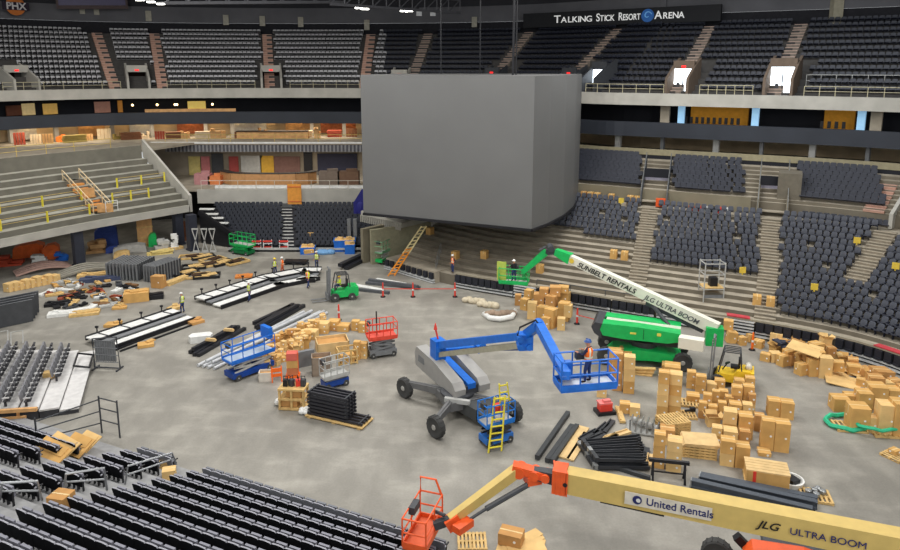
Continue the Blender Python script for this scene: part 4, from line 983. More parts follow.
# ------------------------------------------------------------------ forklifts
def forklift(label, loc, ang, m, mast_m, mh=2.7, s=1.0):
    t = T('forklift', label, 'forklift', loc, ang)      # +x is the fork side
    mb = MB(); mb.extr([(-1.3*s, .3), (-1.35*s, .9), (-1.2*s, 1.2), (-.5*s, 1.15), (-.3*s, .85), (.55*s, .85), (.7*s, .35)], (0, 0, 0), V((1, 0, 0)), V((0, 0, 1)), V((0, 1, 0)), 1.1*s); t.part('body', mb, m)
    mb = MB(); mb.box((-1.2*s, 0, .75), (.4, 1.15*s, .8)); t.part('counterweight', mb, m)
    for x, r in ((-.85*s, .32), (.5*s, .38)):
        for y in (-.55*s, .55*s): wheel(t, (x, y, r), (0, 1, 0), r, .26, None, False)
    mb = MB()
    for y in (-.32*s, .32*s):
        mb.beam((.85*s, y, .1), (.78*s, y, mh), .1, .16); mb.beam((.98*s, y*.8, .1), (.92*s, y*.8, mh*.9), .08, .12)
    for z in (.5, mh*.5, mh): mb.beam((.85*s, -.36*s, z), (.85*s, .36*s, z), .1, .12)
    t.part('mast', mb, mast_m)
    mb = MB(); mb.box((1.06*s, 0, .45), (.06, .9*s, .5)); t.part('carriage', mb, mast_m)
    for y in (-.28*s, .28*s): t.part('fork', MB().box((1.65*s, y, .12), (1.2*s, .12, .06)), mast_m)
    mb = MB()
    for x, x2 in ((-.75*s, -.6*s), (.5*s, .25*s)):
        for y in (-.5*s, .5*s): mb.tube([(x, y, .9), (x2, y, 2.1*s)], .045, 6)
    for y in (-.5, -.25, 0, .25, .5): mb.beam((-.62*s, y*s, 2.1*s), (.27*s, y*s, 2.1*s), .06, .05)
    for x in (-.6, .25): mb.beam((x*s, -.5*s, 2.1*s), (x*s, .5*s, 2.1*s), .06, .06)
    t.part('overhead_guard', mb, dgrey)
    mb = MB(); mb.box((-.35*s, 0, 1.2), (.5, .5, .15)); mb.box((-.58*s, 0, 1.5), (.12, .48, .6)); t.part('seat', mb, black)
    mb = MB(); mb.tube([(.3*s, 0, .9), (.05*s, 0, 1.35)], .04, 6); mb.lathe((.04*s, 0, 1.36), (.4, 0, .9), [(.17, 0), (.17, .04)], 12); t.part('steering_wheel', mb, black)
    return t
forklift('green forklift with grey mast carrying a driver on the far floor', P(340, 299), 3.5, green, mgrey, 2.9, 1.1)
t = forklift('yellow forklift with tall grey mast behind the stacked cartons', P(727, 383), 2.75, yellow, mgrey, 3.0, 1.1)
# ------------------------------------------------------------------ cartons, pallets and other goods
_cm = {}
def carton_mesh(w, d, h, m=0, openf=False):
    key = (round(w, 2), round(d, 2), round(h, 2), m, openf)
    if key in _cm: return _cm[key]
    mb = MB(); g = .012
    # chamfered carton: 8 corner columns
    e = min(w, d)*.03; pl_ = [(-w/2+e, -d/2), (w/2-e, -d/2), (w/2, -d/2+e), (w/2, d/2-e), (w/2-e, d/2), (-w/2+e, d/2), (-w/2, d/2-e), (-w/2, -d/2+e)]
    mb.prism(pl_, 0, h-(0 if not openf else .02))
    if not openf:
        mb.box((0, 0, h+.004), (w*.98, .07, .01), 1)
        for s_ in (-1, 1): mb.box((s_*(w/2+.003), 0, h*.82), (.008, .07, h*.36), 1)
        mb.lathe((w*.22, -d/2-.001, h*.5), (0, -1, 0), [(.06, 0), (.06, .008)], 8, 2)
        mb.lathe((-w/2-.001, d*.2, h*.5), (-1, 0, 0), [(.055, 0), (.055, .008)], 8, 2)
    else:
        mb.box((0, 0, h-.01), (w*.94, d*.94, .03), 3)
        for sx, sy in ((1, 0), (-1, 0), (0, 1), (0, -1)):
            c = V((sx*(w/2+.08), sy*(d/2+.08), h+.09)); L = d if sx else w
            mt = Matrix.Rotation(.75*(1 if sx > 0 or sy < 0 else -1), 3, 'Y' if sx else 'X') if True else None
            if sx: mb.box(c, (.02, L*.95, .3), 0, mat=Matrix.Rotation(.7*sx, 3, 'Y'))
            else: mb.box(c, (L*.95, .02, .3), 0, mat=Matrix.Rotation(-.7*sy, 3, 'X'))
    me = mb.mesh('carton', [[ctn, ctn2, ctn3][m], tape, paper, M('carton_inside', (120, 84, 44), .9)]); _cm[key] = me
    return me
NB = [0]
def carton(label, loc, w, d, h, rz, m=None, group=None, openf=False, tilt=(0, 0), name='cardboard_carton'):
    m = (0 if random.random() < .6 else random.choice((1, 2))) if m is None else m
    o = bpy.data.objects.new(name, carton_mesh(w, d, h, m, openf)); COL.objects.link(o)
    o.location = loc; o.rotation_euler = (tilt[0], tilt[1], rz); tag(o, label, 'box', group); NB[0] += 1
    return o
def solve(xl, xr, yt, yb, z0=0.0, rz=0.0, fd=1.0):
    """size and ground centre of a block seen in the picture box xl..xr, yt..yb"""
    f = P((xl+xr)/2, yb, z0); dist = proj(f)[2]; s = FPX/dist; c_, s_ = abs(math.cos(rz)), abs(math.sin(rz))
    w_ = (xr-xl)/s/(c_+fd*s_); ex = w_*(s_+fd*c_)
    dep = math.atan2(CAM_H-z0, math.hypot(f.x, f.y))
    h = max(.12, ((yb-yt)/s-ex*math.sin(dep))/math.cos(dep))
    dr = V((f.x, f.y, 0)).normalized(); c = f+dr*ex/2; c.z = z0
    return c, w_, w_*fd, h
LV = ['bottom', 'second', 'third', 'top']
def stack(desc, xl, xr, yt, yb, n=1, rz=-.3, z0=0.0, fd=1.0, m=None, grp=None, dep=1):
    c, w_, d_, h = solve(xl, xr, yt, yb, z0, rz, fd); hh = h/n
    for k in range(n):
        nm = ('carton standing ' if n == 1 else ('topmost carton ' if k == n-1 else ('bottom carton ' if k == 0 else f'{nth(k+1)} carton up ')))
        j = rz+random.uniform(-.05, .05)
        carton(nm+desc, V((c.x, c.y, z0+k*hh+.001*k)), w_*1.1*random.uniform(.93, 1), d_*1.1*random.uniform(.93, 1), hh*.985, j, m, grp)
    return c, w_, h
def pallet(label, loc, w_=1.2, d_=1.0, rz=0.0, name='pallet', n=7):
    mb = MB()
    for y in (-d_/2+.06, 0, d_/2-.06): mb.box((0, y, .06), (w_, .1, .1))
    for k in range(n): mb.box((-w_/2+.06+k*(w_-.12)/(n-1), 0, .125), (.1, d_, .025))
    for x in (-w_/2+.06, 0, w_/2-.06): mb.box((x, 0, .006), (.1, d_, .012))
    return single(name, mb, wood, label, 'pallet', 'timber pallets', loc, rz)
GM = 'cartons standing in the main carton yard'
main = [('in the tall pair nearest the blue basket, outer side', 656, 667, 370, 418, 4), ('in the tall pair nearest the blue basket, inner side', 667, 680, 371, 417, 4),
        ('behind the tall pair nearest the blue basket', 663, 680, 361, 384, 2), ('beside the green lift wheel', 661, 673, 361, 376, 1),
        ('before the yellow forklift mast', 686, 695, 369, 389, 2), ('next to the yellow forklift mast', 695, 705, 373, 394, 2), ('alone on a low pallet amid the yard', 686, 699, 391, 404, 1),
        ('in the cluster under the yellow forklift, first', 702, 710, 392, 416, 2), ('in the cluster under the yellow forklift, second', 711, 718, 389, 411, 2), ('in the cluster under the yellow forklift, third', 718, 727, 388, 404, 2),
        ('in the cluster under the yellow forklift, rear', 706, 716, 380, 393, 1), ('at the yard edge under the forklift, first', 730, 740, 384, 412, 3), ('at the yard edge under the forklift, second', 741, 752, 383, 411, 3),
        ('at the yard edge behind, first', 733, 743, 377, 396, 2), ('at the yard edge behind, second', 744, 753, 375, 396, 2),
        ('in the middle of the yard, dark slit side', 722, 735, 407, 437, 2), ('in the middle of the yard, paler side', 736, 751, 411, 440, 2),
        ('as a tall slim tower, first of two', 759, 772, 416, 451, 1), ('as a tall slim tower, second of two', 772, 787, 418, 453, 1),
        ('behind the tall slim towers, first', 766, 779, 396, 417, 1), ('behind the tall slim towers, second', 779, 792, 398, 420, 1), ('beside the slim towers, half hidden', 753, 763, 412, 432, 2),
        ('in the front tower by the black steel, outer side', 652, 664, 431, 469, 3), ('in the front tower by the black steel, inner side', 665, 681, 436, 473, 3), ('behind the front tower by the black steel', 659, 674, 424, 446, 2),
        ('beside the plywood stack, first', 719, 733, 436, 467, 2), ('beside the plywood stack, second', 733, 748, 441, 469, 1), ('behind the plywood stack neighbours', 722, 736, 426, 448, 2),
        ('lying flat in front of the slim towers', 757, 770, 447, 457, 1)]
main += [('in the cluster under the yellow forklift, fourth', 698, 706, 400, 419, 2), ('in the cluster under the yellow forklift, fifth', 707, 716, 403, 421, 2), ('in the cluster under the yellow forklift, sixth', 717, 725, 400, 420, 2),
         ('in the cluster under the yellow forklift, back row', 714, 724, 377, 392, 2), ('between cluster and yard edge', 724, 732, 394, 412, 2), ('at the yard edge, third column', 747, 754, 392, 414, 2),
         ('in the middle of the yard, rear', 728, 740, 400, 420, 2), ('in the middle of the yard, rear inner', 741, 751, 401, 420, 2), ('behind the plywood stack, inner', 711, 721, 424, 444, 2), ('in front of the yard middle pair', 738, 749, 427, 445, 1)]
for d_, a, b, c, e, n in main: stack(d_, a-.5, b+.5, c, e, n, -.28, grp=GM)
c, w_, d_, h = solve(703, 721, 416, 429, .0, -.2); carton('open topped carton with raised flaps behind the plywood stack', c, w_*.8, w_*.7, .5, -.1, 1, None, True)
c, w_, d_, h = solve(738, 752, 362, 384); 
# pallets in the yard
for k in range(6): pallet(f'{"topmost" if k == 5 else nth(k+1)} pallet {"" if k == 5 else "up "}of the pallet stack behind the front carton tower', P(678, 443)+V((0, 1.0, k*.155)), 1.5, 1.2, .25, n=9)
for k in range(4): pallet(f'{"topmost" if k == 3 else nth(k+1)} pallet {"" if k == 3 else "up "}under the sheets of plywood', P(704, 462)+V((0, .9, k*.155)), 1.7, 1.3, -.22)
for k in range(4): single('plywood_sheet', MB().box((0, 0, .02), (1.75, 1.3, .036)), ply, f'{"uppermost" if k == 3 else nth(k+1)} plywood sheet on the pallets among the cartons', 'sheet', 'plywood sheets', P(704, 462)+V((.03*k, .9, .63+k*.042)), -.22+.02*k)
pallet('low pallet under the lone carton amid the yard', P(692, 408)+V((0, .5, -.0)), 1.3, 1.0, -.25)
pallet('pallet carrying a small black hand tool', P(688, 420)+V((0, .5, 0)), 1.2, 1.0, -.1)
t = T('hand_tool', 'small black hand tool lying on a low pallet', 'tool', P(689, 414)+V((0, 0, .14))); t.part('grip', MB().tube([(-.25, 0, .06), (.1, .05, .1)], .06, 8), black); t.part('head', MB().box((.22, .08, .12), (.3, .2, .22)), black)
# big strapped crate
c, w_, d_, h = solve(747, 783, 457, 487, .15, -.3, .75)
pallet('pallet under the big strapped crate', V((c.x, c.y, 0)), 2.0, 1.3, -.3)
t = T('timber_crate', 'big low pale crate with a red strap before the slim towers', 'crate', c, -.3)
t.part('sides', MB().box((0, 0, .32), (1.9, 1.25, .64)), ctn); mb = MB()
for k in range(5): mb.box((0, -.5+k*.25, .67), (1.96, .22, .06))
t.part('lid', mb, ply); t.part('red_strap', MB().box((-.6, -.64, .33), (.14, .02, .66)), red)
t = T('round_tub', 'white round tub holding dark scrap beside the big strapped crate', 'tub', P(794, 489)+V((0, .4, 0)))
t.part('tub_wall', MB().lathe((0, 0, 0), (0, 0, 1), [(.55, 0), (.62, .3), (.54, .3), (.5, .12)], 22), white); t.part('scrap', MB().box((.1, 0, .2), (.5, .5, .25), 0, .4).box((-.2, .1, .26), (.3, .2, .2), 0, 1), black)
q = P(822, 505)+V((0, .6, 0)); pallet('pallet with loose grey castings beside the long dark girders', q, 1.35, 1.1, -.25)
for k, (x, y) in enumerate(((-.3, .1), (.05, .2), (.35, .05), (-.05, -.15), (.25, .3))):
    t = T('metal_casting', f'grey metal casting, {nth(k+1)} of five on the pallet beside the long girders', 'casting', q+V((x, y, .14)), k, 'grey castings on a pallet')
    t.part('ring', MB().lathe((0, 0, 0), (0, 0, 1), [(.1, 0), (.16, .05), (.16, .18), (.08, .22)], 10), steel); t.part('lug', MB().box((.18, 0, .08), (.16, .1, .08)), dgrey)
# pile behind the blue basket
for d_, a, b, c, e, n in (('behind the blue basket, first column', 611, 622, 351, 391, 3), ('behind the blue basket, second column', 622, 634, 354, 394, 3), ('behind the blue basket, rear column', 607, 621, 347, 372, 3), ('behind the blue basket, rear flat column', 618, 632, 346, 366, 3), ('low in front of the basket columns', 596, 607, 384, 398, 1)):
    stack(d_, a, b, c, e, n, -.2, grp='cartons behind the blue basket')
for k in range(5): single('timber_board', MB().box((0, 0, .05), (1.9, .3, .09)), wood, f'{nth(k+1)} board from the floor in the low timber stack by the basket cartons', 'board', 'boards by the basket cartons', P(639, 377)+V((.05*k, .4+.1*(k % 2), k*.095)), -.3+.05*k)
# carton pair by the red toolbox
stack('pair beside the red tool chest, first', 619, 630, 400, 414, 1, -.2); stack('pair beside the red tool chest, second', 629, 640, 403, 417, 1, -.25)
t = T('tool_chest', 'red tool chest on a black base by the open floor', 'tool chest', P(606, 416)+V((0, .4, 0)), .2)
t.part('body', MB().box((0, 0, .4), (.75, .5, .42)), red); t.part('lid', MB().box((0, .05, .65), (.8, .55, .08)).box((.1, 0, .75), (.45, .25, .14)), M('chest_pale_red', (220, 120, 116), .5)); t.part('base', MB().box((0, 0, .1), (1.1, .8, .2)), black)
# heap by the white boom
GA = 'cartons heaped by the stand edge'
heapA = [(514, 522, 293, 306, 0), (520, 530, 297, 311, 0), (526, 538, 300, 320, 0), (536, 549, 304, 322, 0), (544, 558, 306, 329, 0), (557, 571, 300, 322, 0), (556, 566, 316, 331, 0),
         (524, 534, 288, 300, .7), (532, 546, 291, 306, .8), (545, 558, 293, 308, .9), (557, 571, 290, 304, .9), (538, 550, 286, 298, 1.5), (548, 562, 284, 297, 1.7), (557, 570, 284, 294, 1.8), (541, 552, 315, 330, 0.0), (563, 573, 303, 318, .4)]
for i, (a, b, c, e, z) in enumerate(sorted(heapA)):
    c_, w_, d_, h = solve(a, b, c, e, z, -.4)
    carton(f'large carton, {nth(i+1)} from the tunnel side of the tall heap under the white boom', c_, w_, w_, h, -.4+random.uniform(-.3, .3), None, GA)
# boxes at the scaffold / cone
for i, (a, b, c, e, z) in enumerate(((722, 734, 318, 331, .8), (724, 736, 329, 344, 0), (737, 746, 335, 346, 0), (745, 753, 333, 343, 0), (752, 764, 338, 349, 0), (768, 783, 331, 346, .0))):
    c_, w_, d_, h = solve(a, b, c, e, z, -.4); carton(f'small carton, {nth(i+1)} from the white boom foot along the taped stand edge', c_, w_, w_, max(h, .4), -.4+i*.3, None, 'cartons along the stand edge', tilt=(0, .15*(i % 2)))
# long heap at the curved edge
heapD = [(760, 770, 352, 362, 0), (769, 780, 351, 363, 0), (777, 787, 354, 367, 0), (785, 795, 353, 366, 0), (795, 806, 362, 376, 0), (806, 817, 358, 377, 0), (817, 830, 356, 379, 0), (798, 817, 344, 356, .7), (787, 799, 344, 355, .2),
         (809, 822, 341, 352, 1.0), (819, 829, 337, 350, .9), (790, 804, 336, 346, .2), (777, 789, 339, 350, 0), (830, 841, 352, 364, 0), (838, 848, 356, 366, 0), (846, 860, 363, 376, 0), (858, 870, 366, 378, 0), (866, 879, 372, 384, 0), (870, 890, 366, 380, .3), (829, 838, 360, 371, 0), (802, 812, 350, 362, .6), (812, 824, 349, 362, .8), (783, 793, 348, 358, .5), (823, 833, 345, 357, .6), (770, 780, 345, 354, 0), (833, 844, 360, 372, .4), (848, 858, 357, 367, .3), (795, 804, 352, 362, .4),  (856, 866, 378, 387, 0), (880, 892, 380, 390, .2), (888, 900, 378, 392, 0)]
for i, (a, b, c, e, z) in enumerate(sorted(heapD)):
    c_, w_, d_, h = solve(a, b, c, e, z, -.3); r_ = random.uniform(-.6, .5)
    carton(f'crumpled carton, {nth(i+1)} from the cone end of the long heap by the curved edge', c_, w_*1.15, w_*1.05, max(h*1.1, .45), r_, None, 'cartons in the long heap', i % 5 == 2, (random.uniform(-.12, .12), random.uniform(-.2, .2)) if z > 0 else (0, 0))
for i, (px, py, w_, d_, rz) in enumerate(((846, 383, 2.4, 1.4, -.4), (838, 377, 1.9, 1.2, .2), (805, 349, 2.0, 1.5, -.7), (856, 372, 1.6, 1.2, .5))):
    z = .05+(1.45 if i == 2 else 0.0)
    o = single('flattened_carton', MB().box((0, 0, .03), (w_, d_, .05)).box((w_*.25, d_*.5, .06), (w_*.45, d_*.35, .02), 0, .1), [ctn2], f'flattened carton sheet, {["widest at the front of the long heap","next to the widest sheet","lying over the heap top","half under the heap end"][i]}', 'box', None, P(px, py, z), rz); o.rotation_euler = (.05, .12, rz)
mb = MB()
for k in range(7): mb.box((random.uniform(-.5, .5), random.uniform(-.5, .5), .08+k*.05), (.9, .5, .1), 0, k)
single('black_sacks', mb, M('sack_blue_black', (52, 56, 70), .7), 'dark crumpled sacking lying among the cartons of the long heap', 'sacking', None, P(788, 348, .5))
# wrapped pallet goods at the side
GE = 'tall cartons on wrapped pallets'
for i, (a, b, c, e, n) in enumerate(sorted(((831, 845, 396, 412, 1), (844, 855, 394, 409, 1), (847, 864, 404, 432, 1), (864, 874, 416, 433, 1), (855, 868, 391, 413, 2), (866, 882, 384, 410, 2), (875, 890, 402, 436, 1), (889, 905, 400, 438, 1), (884, 897, 388, 410, 2), (897, 910, 386, 410, 2), (868, 880, 376, 392, 1)))):
    stack(f'{nth(i+1)} from the loose green wrap among the wrapped pallet goods', a-1, b+1, c-3, e, n, -.15, grp=GE)
q1, q2 = P(860, 436)+V((0, .7, 0)), P(889, 442)+V((0, .7, 0))
for i, q in enumerate((q1, q2)):
    mb = MB(); n = 18; r0 = 1.15
    for zz in ((.5,) if i else (.18,)):
        pts = [q+V((math.cos(2*PI*k/n)*r0*(1.05), math.sin(2*PI*k/n)*r0*.75+.5, zz+.05*math.sin(k*2.3))) for k in range(n+1)]
        mb.tube(pts, .13 if i == 0 else .1, 6)
    single('green_wrap', mb, M('wrap_green', (46, 178, 132), .5), ['loose ring of green wrap on the floor round the nearest wrapped pallet', 'green wrap band tied round the second wrapped pallet'][i], 'wrap')
pallet('pallet under the first tall cartons at the picture edge', q1+V((-.1, .2, -.0)), 1.6, 1.2, -.15); pallet('pallet under the second tall cartons at the picture edge', q2+V((.4, .2, 0)), 1.6, 1.2, -.15)
pallet('lone pallet cut by the picture edge below the wrapped goods', P(896, 456), 1.3, 1.0, .5)
stack('on the lone pallet at the picture edge', 889, 899, 447, 455, 1, .4, .14)
# the mixed heap by the blue scissor lift
for r_ in range(5):
    for k in range(12):
        f = (k+.5)/12; px = 263+62*f+random.uniform(-2, 2); py = 354-33*f+r_*4.2+random.uniform(-1.2, 1.2)
        if r_ > 2 and k > 8: continue
        sz = random.uniform(.42, .7); h = random.uniform(.3, .7); m_ = random.choice((0, 0, 1, 1, 2))
        carton(f'small carton, {nth(k+1)} from the scissor lift in {nth(r_+1)} line of the mixed heap', P(px, py), sz, sz*random.uniform(.7, 1), h, random.uniform(-.5, .9), m_, 'small cartons of the mixed heap', random.random() < .15)
        if random.random() < .45: carton(f'upper carton on {nth(k+1)} one from the lift, {nth(r_+1)} line of mixed heap', P(px, py)+V((0, 0, h)), sz*.8, sz*.6, random.uniform(.2, .4), random.uniform(-.6, .9), 1 if random.random() < .5 else None, 'small cartons of the mixed heap')
for i, (a, b, c, e, n) in enumerate(((318, 330, 320, 334, 2), (328, 340, 318, 331, 2), (338, 350, 322, 332, 1), (352, 360, 319, 331, 2), (359, 367, 321, 333, 2), (354, 361, 340, 360, 2), (360, 368, 341, 359, 2), (306, 318, 328, 340, 1))):
    stack(f'behind the mixed heap, {nth(i+1)} spot toward the red lift', a, b, c, e, n, -.15, grp='cartons at the back of the mixed heap')
def crate(label, xl, xr, yt, yb, rz, m=ply, open_=True, fr_=False):
    c, w_, d_, h = solve(xl, xr, yt, yb, 0, rz, .7); t = T('timber_crate', label, 'crate', c, rz)
    if not fr_:
        for s_ in (-1, 1): t.part('side_board', MB().box((s_*(w_/2-.03), 0, h/2), (.06, d_, h)), m); t.part('end_board', MB().box((0, s_*(d_/2-.03), h/2), (w_, .06, h)), m)
        t.part('floor_board', MB().box((0, 0, .05), (w_*.97, d_*.97, .08)), wood)
        t.part('packing', MB().box((0, 0, h*.62), (w_*.9, d_*.9, h*.3)), ctn3)
    else:
        mb = MB()
        for x in (-.5, -.17, .17, .5):
            for y in (-.5, .5): mb.box((x*w_, y*d_, h/2), (.1, .08, h))
        for z in (.1, h/2, h):
            for y in (-.5, .5): mb.box((0, y*d_, z), (w_*1.05, .06, .1))
        for z in (.1, h):
            for x in (-.5, .5): mb.box((x*w_, 0, z), (.06, d_, .1))
        t.part('open_frame', mb, wood); t.part('load', MB().box((0, 0, h*.35), (w_*.75, d_*.8, h*.6)), ctn)
    return t
crate('large open plywood crate amid the mixed heap', 314, 351, 333, 356, .3)
crate('slatted open timber frame crate beside the red scissor lift', 336, 358, 345, 366, .35, fr_=True)
crate('wrapped dull crate in front of the open plywood crate', 311, 333, 352, 377, .2, M('wrapped_grey', (150, 134, 118), .5))
crate('white lidded carton crate beside the blue scissor lift base', 259, 274, 369, 382, .1, M('crate_white', (214, 206, 194), .6))
single('grey_sheet_stack', MB().box((0, 0, .55), (1.3, .25, 1.1)).box((0, .3, .5), (1.2, .2, 1.0)), mgrey, 'upright grey sheet stack leaning inside the mixed heap', 'sheet', None, P(305, 366), .5)
t = T('orange_cart', 'orange upright cart stacked with boxes in front of the mixed heap', 'cart', P(293, 376), .1)
t.part('frame', MB().tube([(-.35, 0, .1), (-.35, 0, 1.6), (.35, 0, 1.6), (.35, 0, .1)], .05, 6).box((0, 0, .06), (.9, .7, .12)), orng)
for k in range(3): t.part('load_box', MB().box((0, 0, .42+k*.5), (.7, .6, .48)), [M('load_tan', (196, 116, 74), .7), ctn, M('load_red', (206, 100, 84), .7)][k])
t = T('traffic_barrier', 'short orange barrier standing next to the orange cart', 'barrier', P(277, 381), .3)
t.part('board', MB().box((0, 0, .75), (.7, .06, .25)).box((0, 0, .4), (.7, .06, .2)), orng); t.part('legs', MB().tube([(-.3, -.2, 0), (-.3, 0, 1.0), (-.3, .2, 0)], .04, 6).tube([(.3, -.2, 0), (.3, 0, 1.0), (.3, .2, 0)], .04, 6), orng)
# two tier timber stand with tools
q = P(292, 412)+V((0, .6, 0)); t = T('timber_stand', 'two tier timber pallet stand next to the bundled black bars', 'stand', q, -.1)
for k in range(3): t.part('tier', MB().box((0, 0, .1+k*.6), (1.6, 1.0, .12)), wood)
mb = MB()
for x in (-.72, 0, .72):
    for y in (-.42, .42): mb.box((x, y, .66), (.12, .12, 1.2))
t.part('post', mb, wood); t.part('shelf_load', MB().box((-.2, 0, .4), (1.0, .7, .4)).box((.1, 0, 1.0), (.9, .7, .4)), ctn3)
for i, (x, m_, lb) in enumerate(((-.45, black, 'black'), (-.1, dgrey, 'grey'), (.3, red, 'red'), (.6, dgrey, 'dark'))):
    u = T('power_tool', f'{lb} power tool on the two tier timber stand, {nth(i+1)} along', 'tool', q+V((x, 0, 1.37)), i); u.part('motor', MB().box((0, 0, .2), (.25, .3, .4)), m_); u.part('handle', MB().tube([(-.12, 0, .35), (-.1, 0, .6), (.12, 0, .6), (.12, 0, .35)], .03, 6), black)
for i, (px, py) in enumerate(((281, 404), (305, 413))):
    mb = MB()
    for k in range(5): mb.ball((math.cos(k*1.3)*.22, math.sin(k*1.3)*.2, .16), .2, 0, 8, (1, 1, .8))
    shade(single('plastic_bundle', mb, white, ['crumpled white plastic at the outer side of the timber stand', 'crumpled white plastic between timber stand and black bars'][i], 'plastic', None, P(px, py)))
# ------------------------------------------------------------------ bundled black bars on a pallet
a, b = P(305, 418), P(361, 431); d = (b-a); d.z = 0; L = d.length; d.normalize(); rz = math.atan2(d.y, d.x); q = (a+b)/2+V((-d.y, d.x, 0))*.7
t = T('long_pallet', 'long pale pallet under the bundled black bars', 'pallet', q, rz)
t.part('deck', MB().box((0, 0, .1), (L+.1, 1.3, .06)), wood); t.part('bearers', MB().box((-L/2+.2, 0, .04), (.2, 1.3, .08)).box((0, 0, .04), (.2, 1.3, .08)).box((L/2-.2, 0, .04), (.2, 1.3, .08)), wood)
for k in range(7):
    t = T('black_bar_rack', f'black bar rack layer, {nth(k+1)} up in the bundle on the long pallet', 'bars', q+V((-d.x*(.45 if k else 0), -d.y*(.45 if k else 0), .14+k*.215)), rz, 'black bar layers')
    Lk = L*.72 if k else L*.98
    for j in range(4): t.part('bar', MB().box((0, -.45+j*.3, .1), (Lk, .11, .13)), M('bar_black', (44, 44, 50), .45))
    for s_ in (-1, 1): t.part('end_tie', MB().box((s_*Lk*.45, 0, .19), (.08, 1.15, .04)), dgrey)
# ------------------------------------------------------------------ long steel and pipe on the floor
def bars(name, cat, items, mat, w_, h_, lab, group, round_=False):
    for i, (p0, p1) in enumerate(items):
        a, b = P(*p0), P(*p1); z = p0[2] if len(p0) > 2 else 0
        mb = MB(); off = V((0, 0, (h_/2) + (0 if len(p0) > 2 else 0)))
        if round_: mb.tube([V((0, 0, 0)), b-a], w_/2, 10)
        else: mb.beam(V((0, 0, 0)), b-a, w_, h_)
        single(name, mb, mat, lab.format(nth(i+1)), cat, group, a+off)
tb = M('tube_black', (34, 35, 40), .4)
bars('steel_tube', 'tube', [((190, 354), (233, 328)), ((194, 356.5), (239, 328)), ((198, 357), (245, 330)), ((193, 351, .24), (236, 328, .24))], tb, .26, .24, 'black steel tube, {} in the bundle beside the white block on the floor', 'black tubes by the white block')
bars('steel_tube', 'tube', [((256, 329), (293, 306)), ((258, 331), (299, 307)), ((262, 331), (304, 307)), ((259, 328, .26), (297, 307, .26)), ((254, 325), (290, 308))], tb, .3, .28, 'black steel tube, {} in the bundle beyond the pale pipes', 'black tubes beyond the pale pipes')
pp = M('pipe_pale', (196, 198, 200), .4, .2)
bars('pale_pipe', 'pipe', [((198, 367), (304, 313)), ((203, 368), (310, 314)), ((208, 369), (320, 313)), ((214, 370), (327, 314)), ((206, 363, .22), (312, 312, .22)), ((212, 364, .22), (324, 312.5, .22))], pp, .24, .22, 'pale long pipe, {} in the spread beside the blue scissor lift', 'pale pipes', True)
single('white_block', MB().prism([(-.7, -.4), (.7, -.4), (.85, .1), (.6, .45), (-.6, .45), (-.85, 0)], 0, .5), white, 'white wrapped block at the end of the black tubes', 'block', None, P(201, 341), .3)
for i, (px, py) in enumerate(((211, 344), (229, 334))): single('timber_block', MB().box((0, 0, .3), (.8, .2, .12)).box((0, 0, .4), (.7, .16, .08)), ply, f'pale timber spacer {["nearer to","farther from"][i]} the white block on the black tubes', 'timber', None, P(px, py, .25), -.2)
gb = M('girder_blue_grey', (72, 78, 86), .45); 
items = [((690, 489), (812, 519)), ((697, 486), (815, 514)), ((704, 482), (817, 508)), ((691, 485, .34), (812, 514, .34)), ((700, 479), (817, 503)), ((699, 481, .34), (815, 507, .34))]
for i, (p0, p1) in enumerate(items):
    z = p0[2] if len(p0) > 2 else 0; a, b = P(p0[0], p0[1], z), P(p1[0], p1[1], z); t = T('steel_girder', f'long blue-grey girder, {nth(i+1)} in the girder bundle behind the tan boom', 'girder', a, 0, 'girders behind the tan boom')
    t.part('web', MB().beam((0, 0, .17), b-a+V((0, 0, .17)), .07, .3), gb); 
    for zz in (.02, .31): t.part('flange', MB().beam((0, 0, zz), b-a+V((0, 0, zz)), .3, .045), gb)
    t.part('end_plate', MB().box((0, 0, .17), (.05, .32, .33), 0, math.atan2((b-a).y, (b-a).x)), steel)
bars('steel_beam', 'beam', [((537, 460), (568, 415)), ((547, 463), (572, 428)), ((552, 464), (577, 428))], M('beam_dark', (54, 56, 58), .5), .24, .26, 'long dark beam, {} from the open floor beside the black steel pile', 'dark beams by the steel pile')
for i, (p0, p1, w_) in enumerate((((563, 459), (584, 428), .6), ((570, 461), (587, 434), .4))): a, b = P(*p0), P(*p1); single('timber_board', MB().beam((0, 0, 0), b-a, w_, .08), ply, f'pale wide board {["first","second"][i]} from the dark beams on the steel pile', 'board', None, a+V((0, 0, .06)))
pile_m = M('steel_pile_black', (48, 50, 54), .42)
items = []
for k in range(7): items.append(((578+k*2.5, 448+k*3.6), (640+k*1.5, 440+k*5)))
for k in range(5): items.append(((582+k*3, 446+k*4, .3), (637+k*1.5, 441+k*5.5, .3)))
for i, (p0, p1) in enumerate(items):
    z = .3 if i >= 7 else 0; a, b = P(p0[0], p0[1], z), P(p1[0], p1[1], z); t = T('black_channel', f'black steel channel, {nth(i+1)} counted across the black steel pile', 'channel', a, 0, 'channels of the black steel pile')
    t.part('channel_web', MB().beam((0, 0, .14), b-a+V((0, 0, .14)), .3, .06), pile_m); t.part('channel_lip', MB().beam((0, -.14, .2), b-a+V((0, -.14, .2)), .04, .18).beam((0, .14, .2), b-a+V((0, .14, .2)), .04, .18), pile_m)
    t.part('end_bracket', MB().box((.1, 0, .2), (.2, .36, .26), 0, .2), steel if i % 3 == 0 else pile_m)
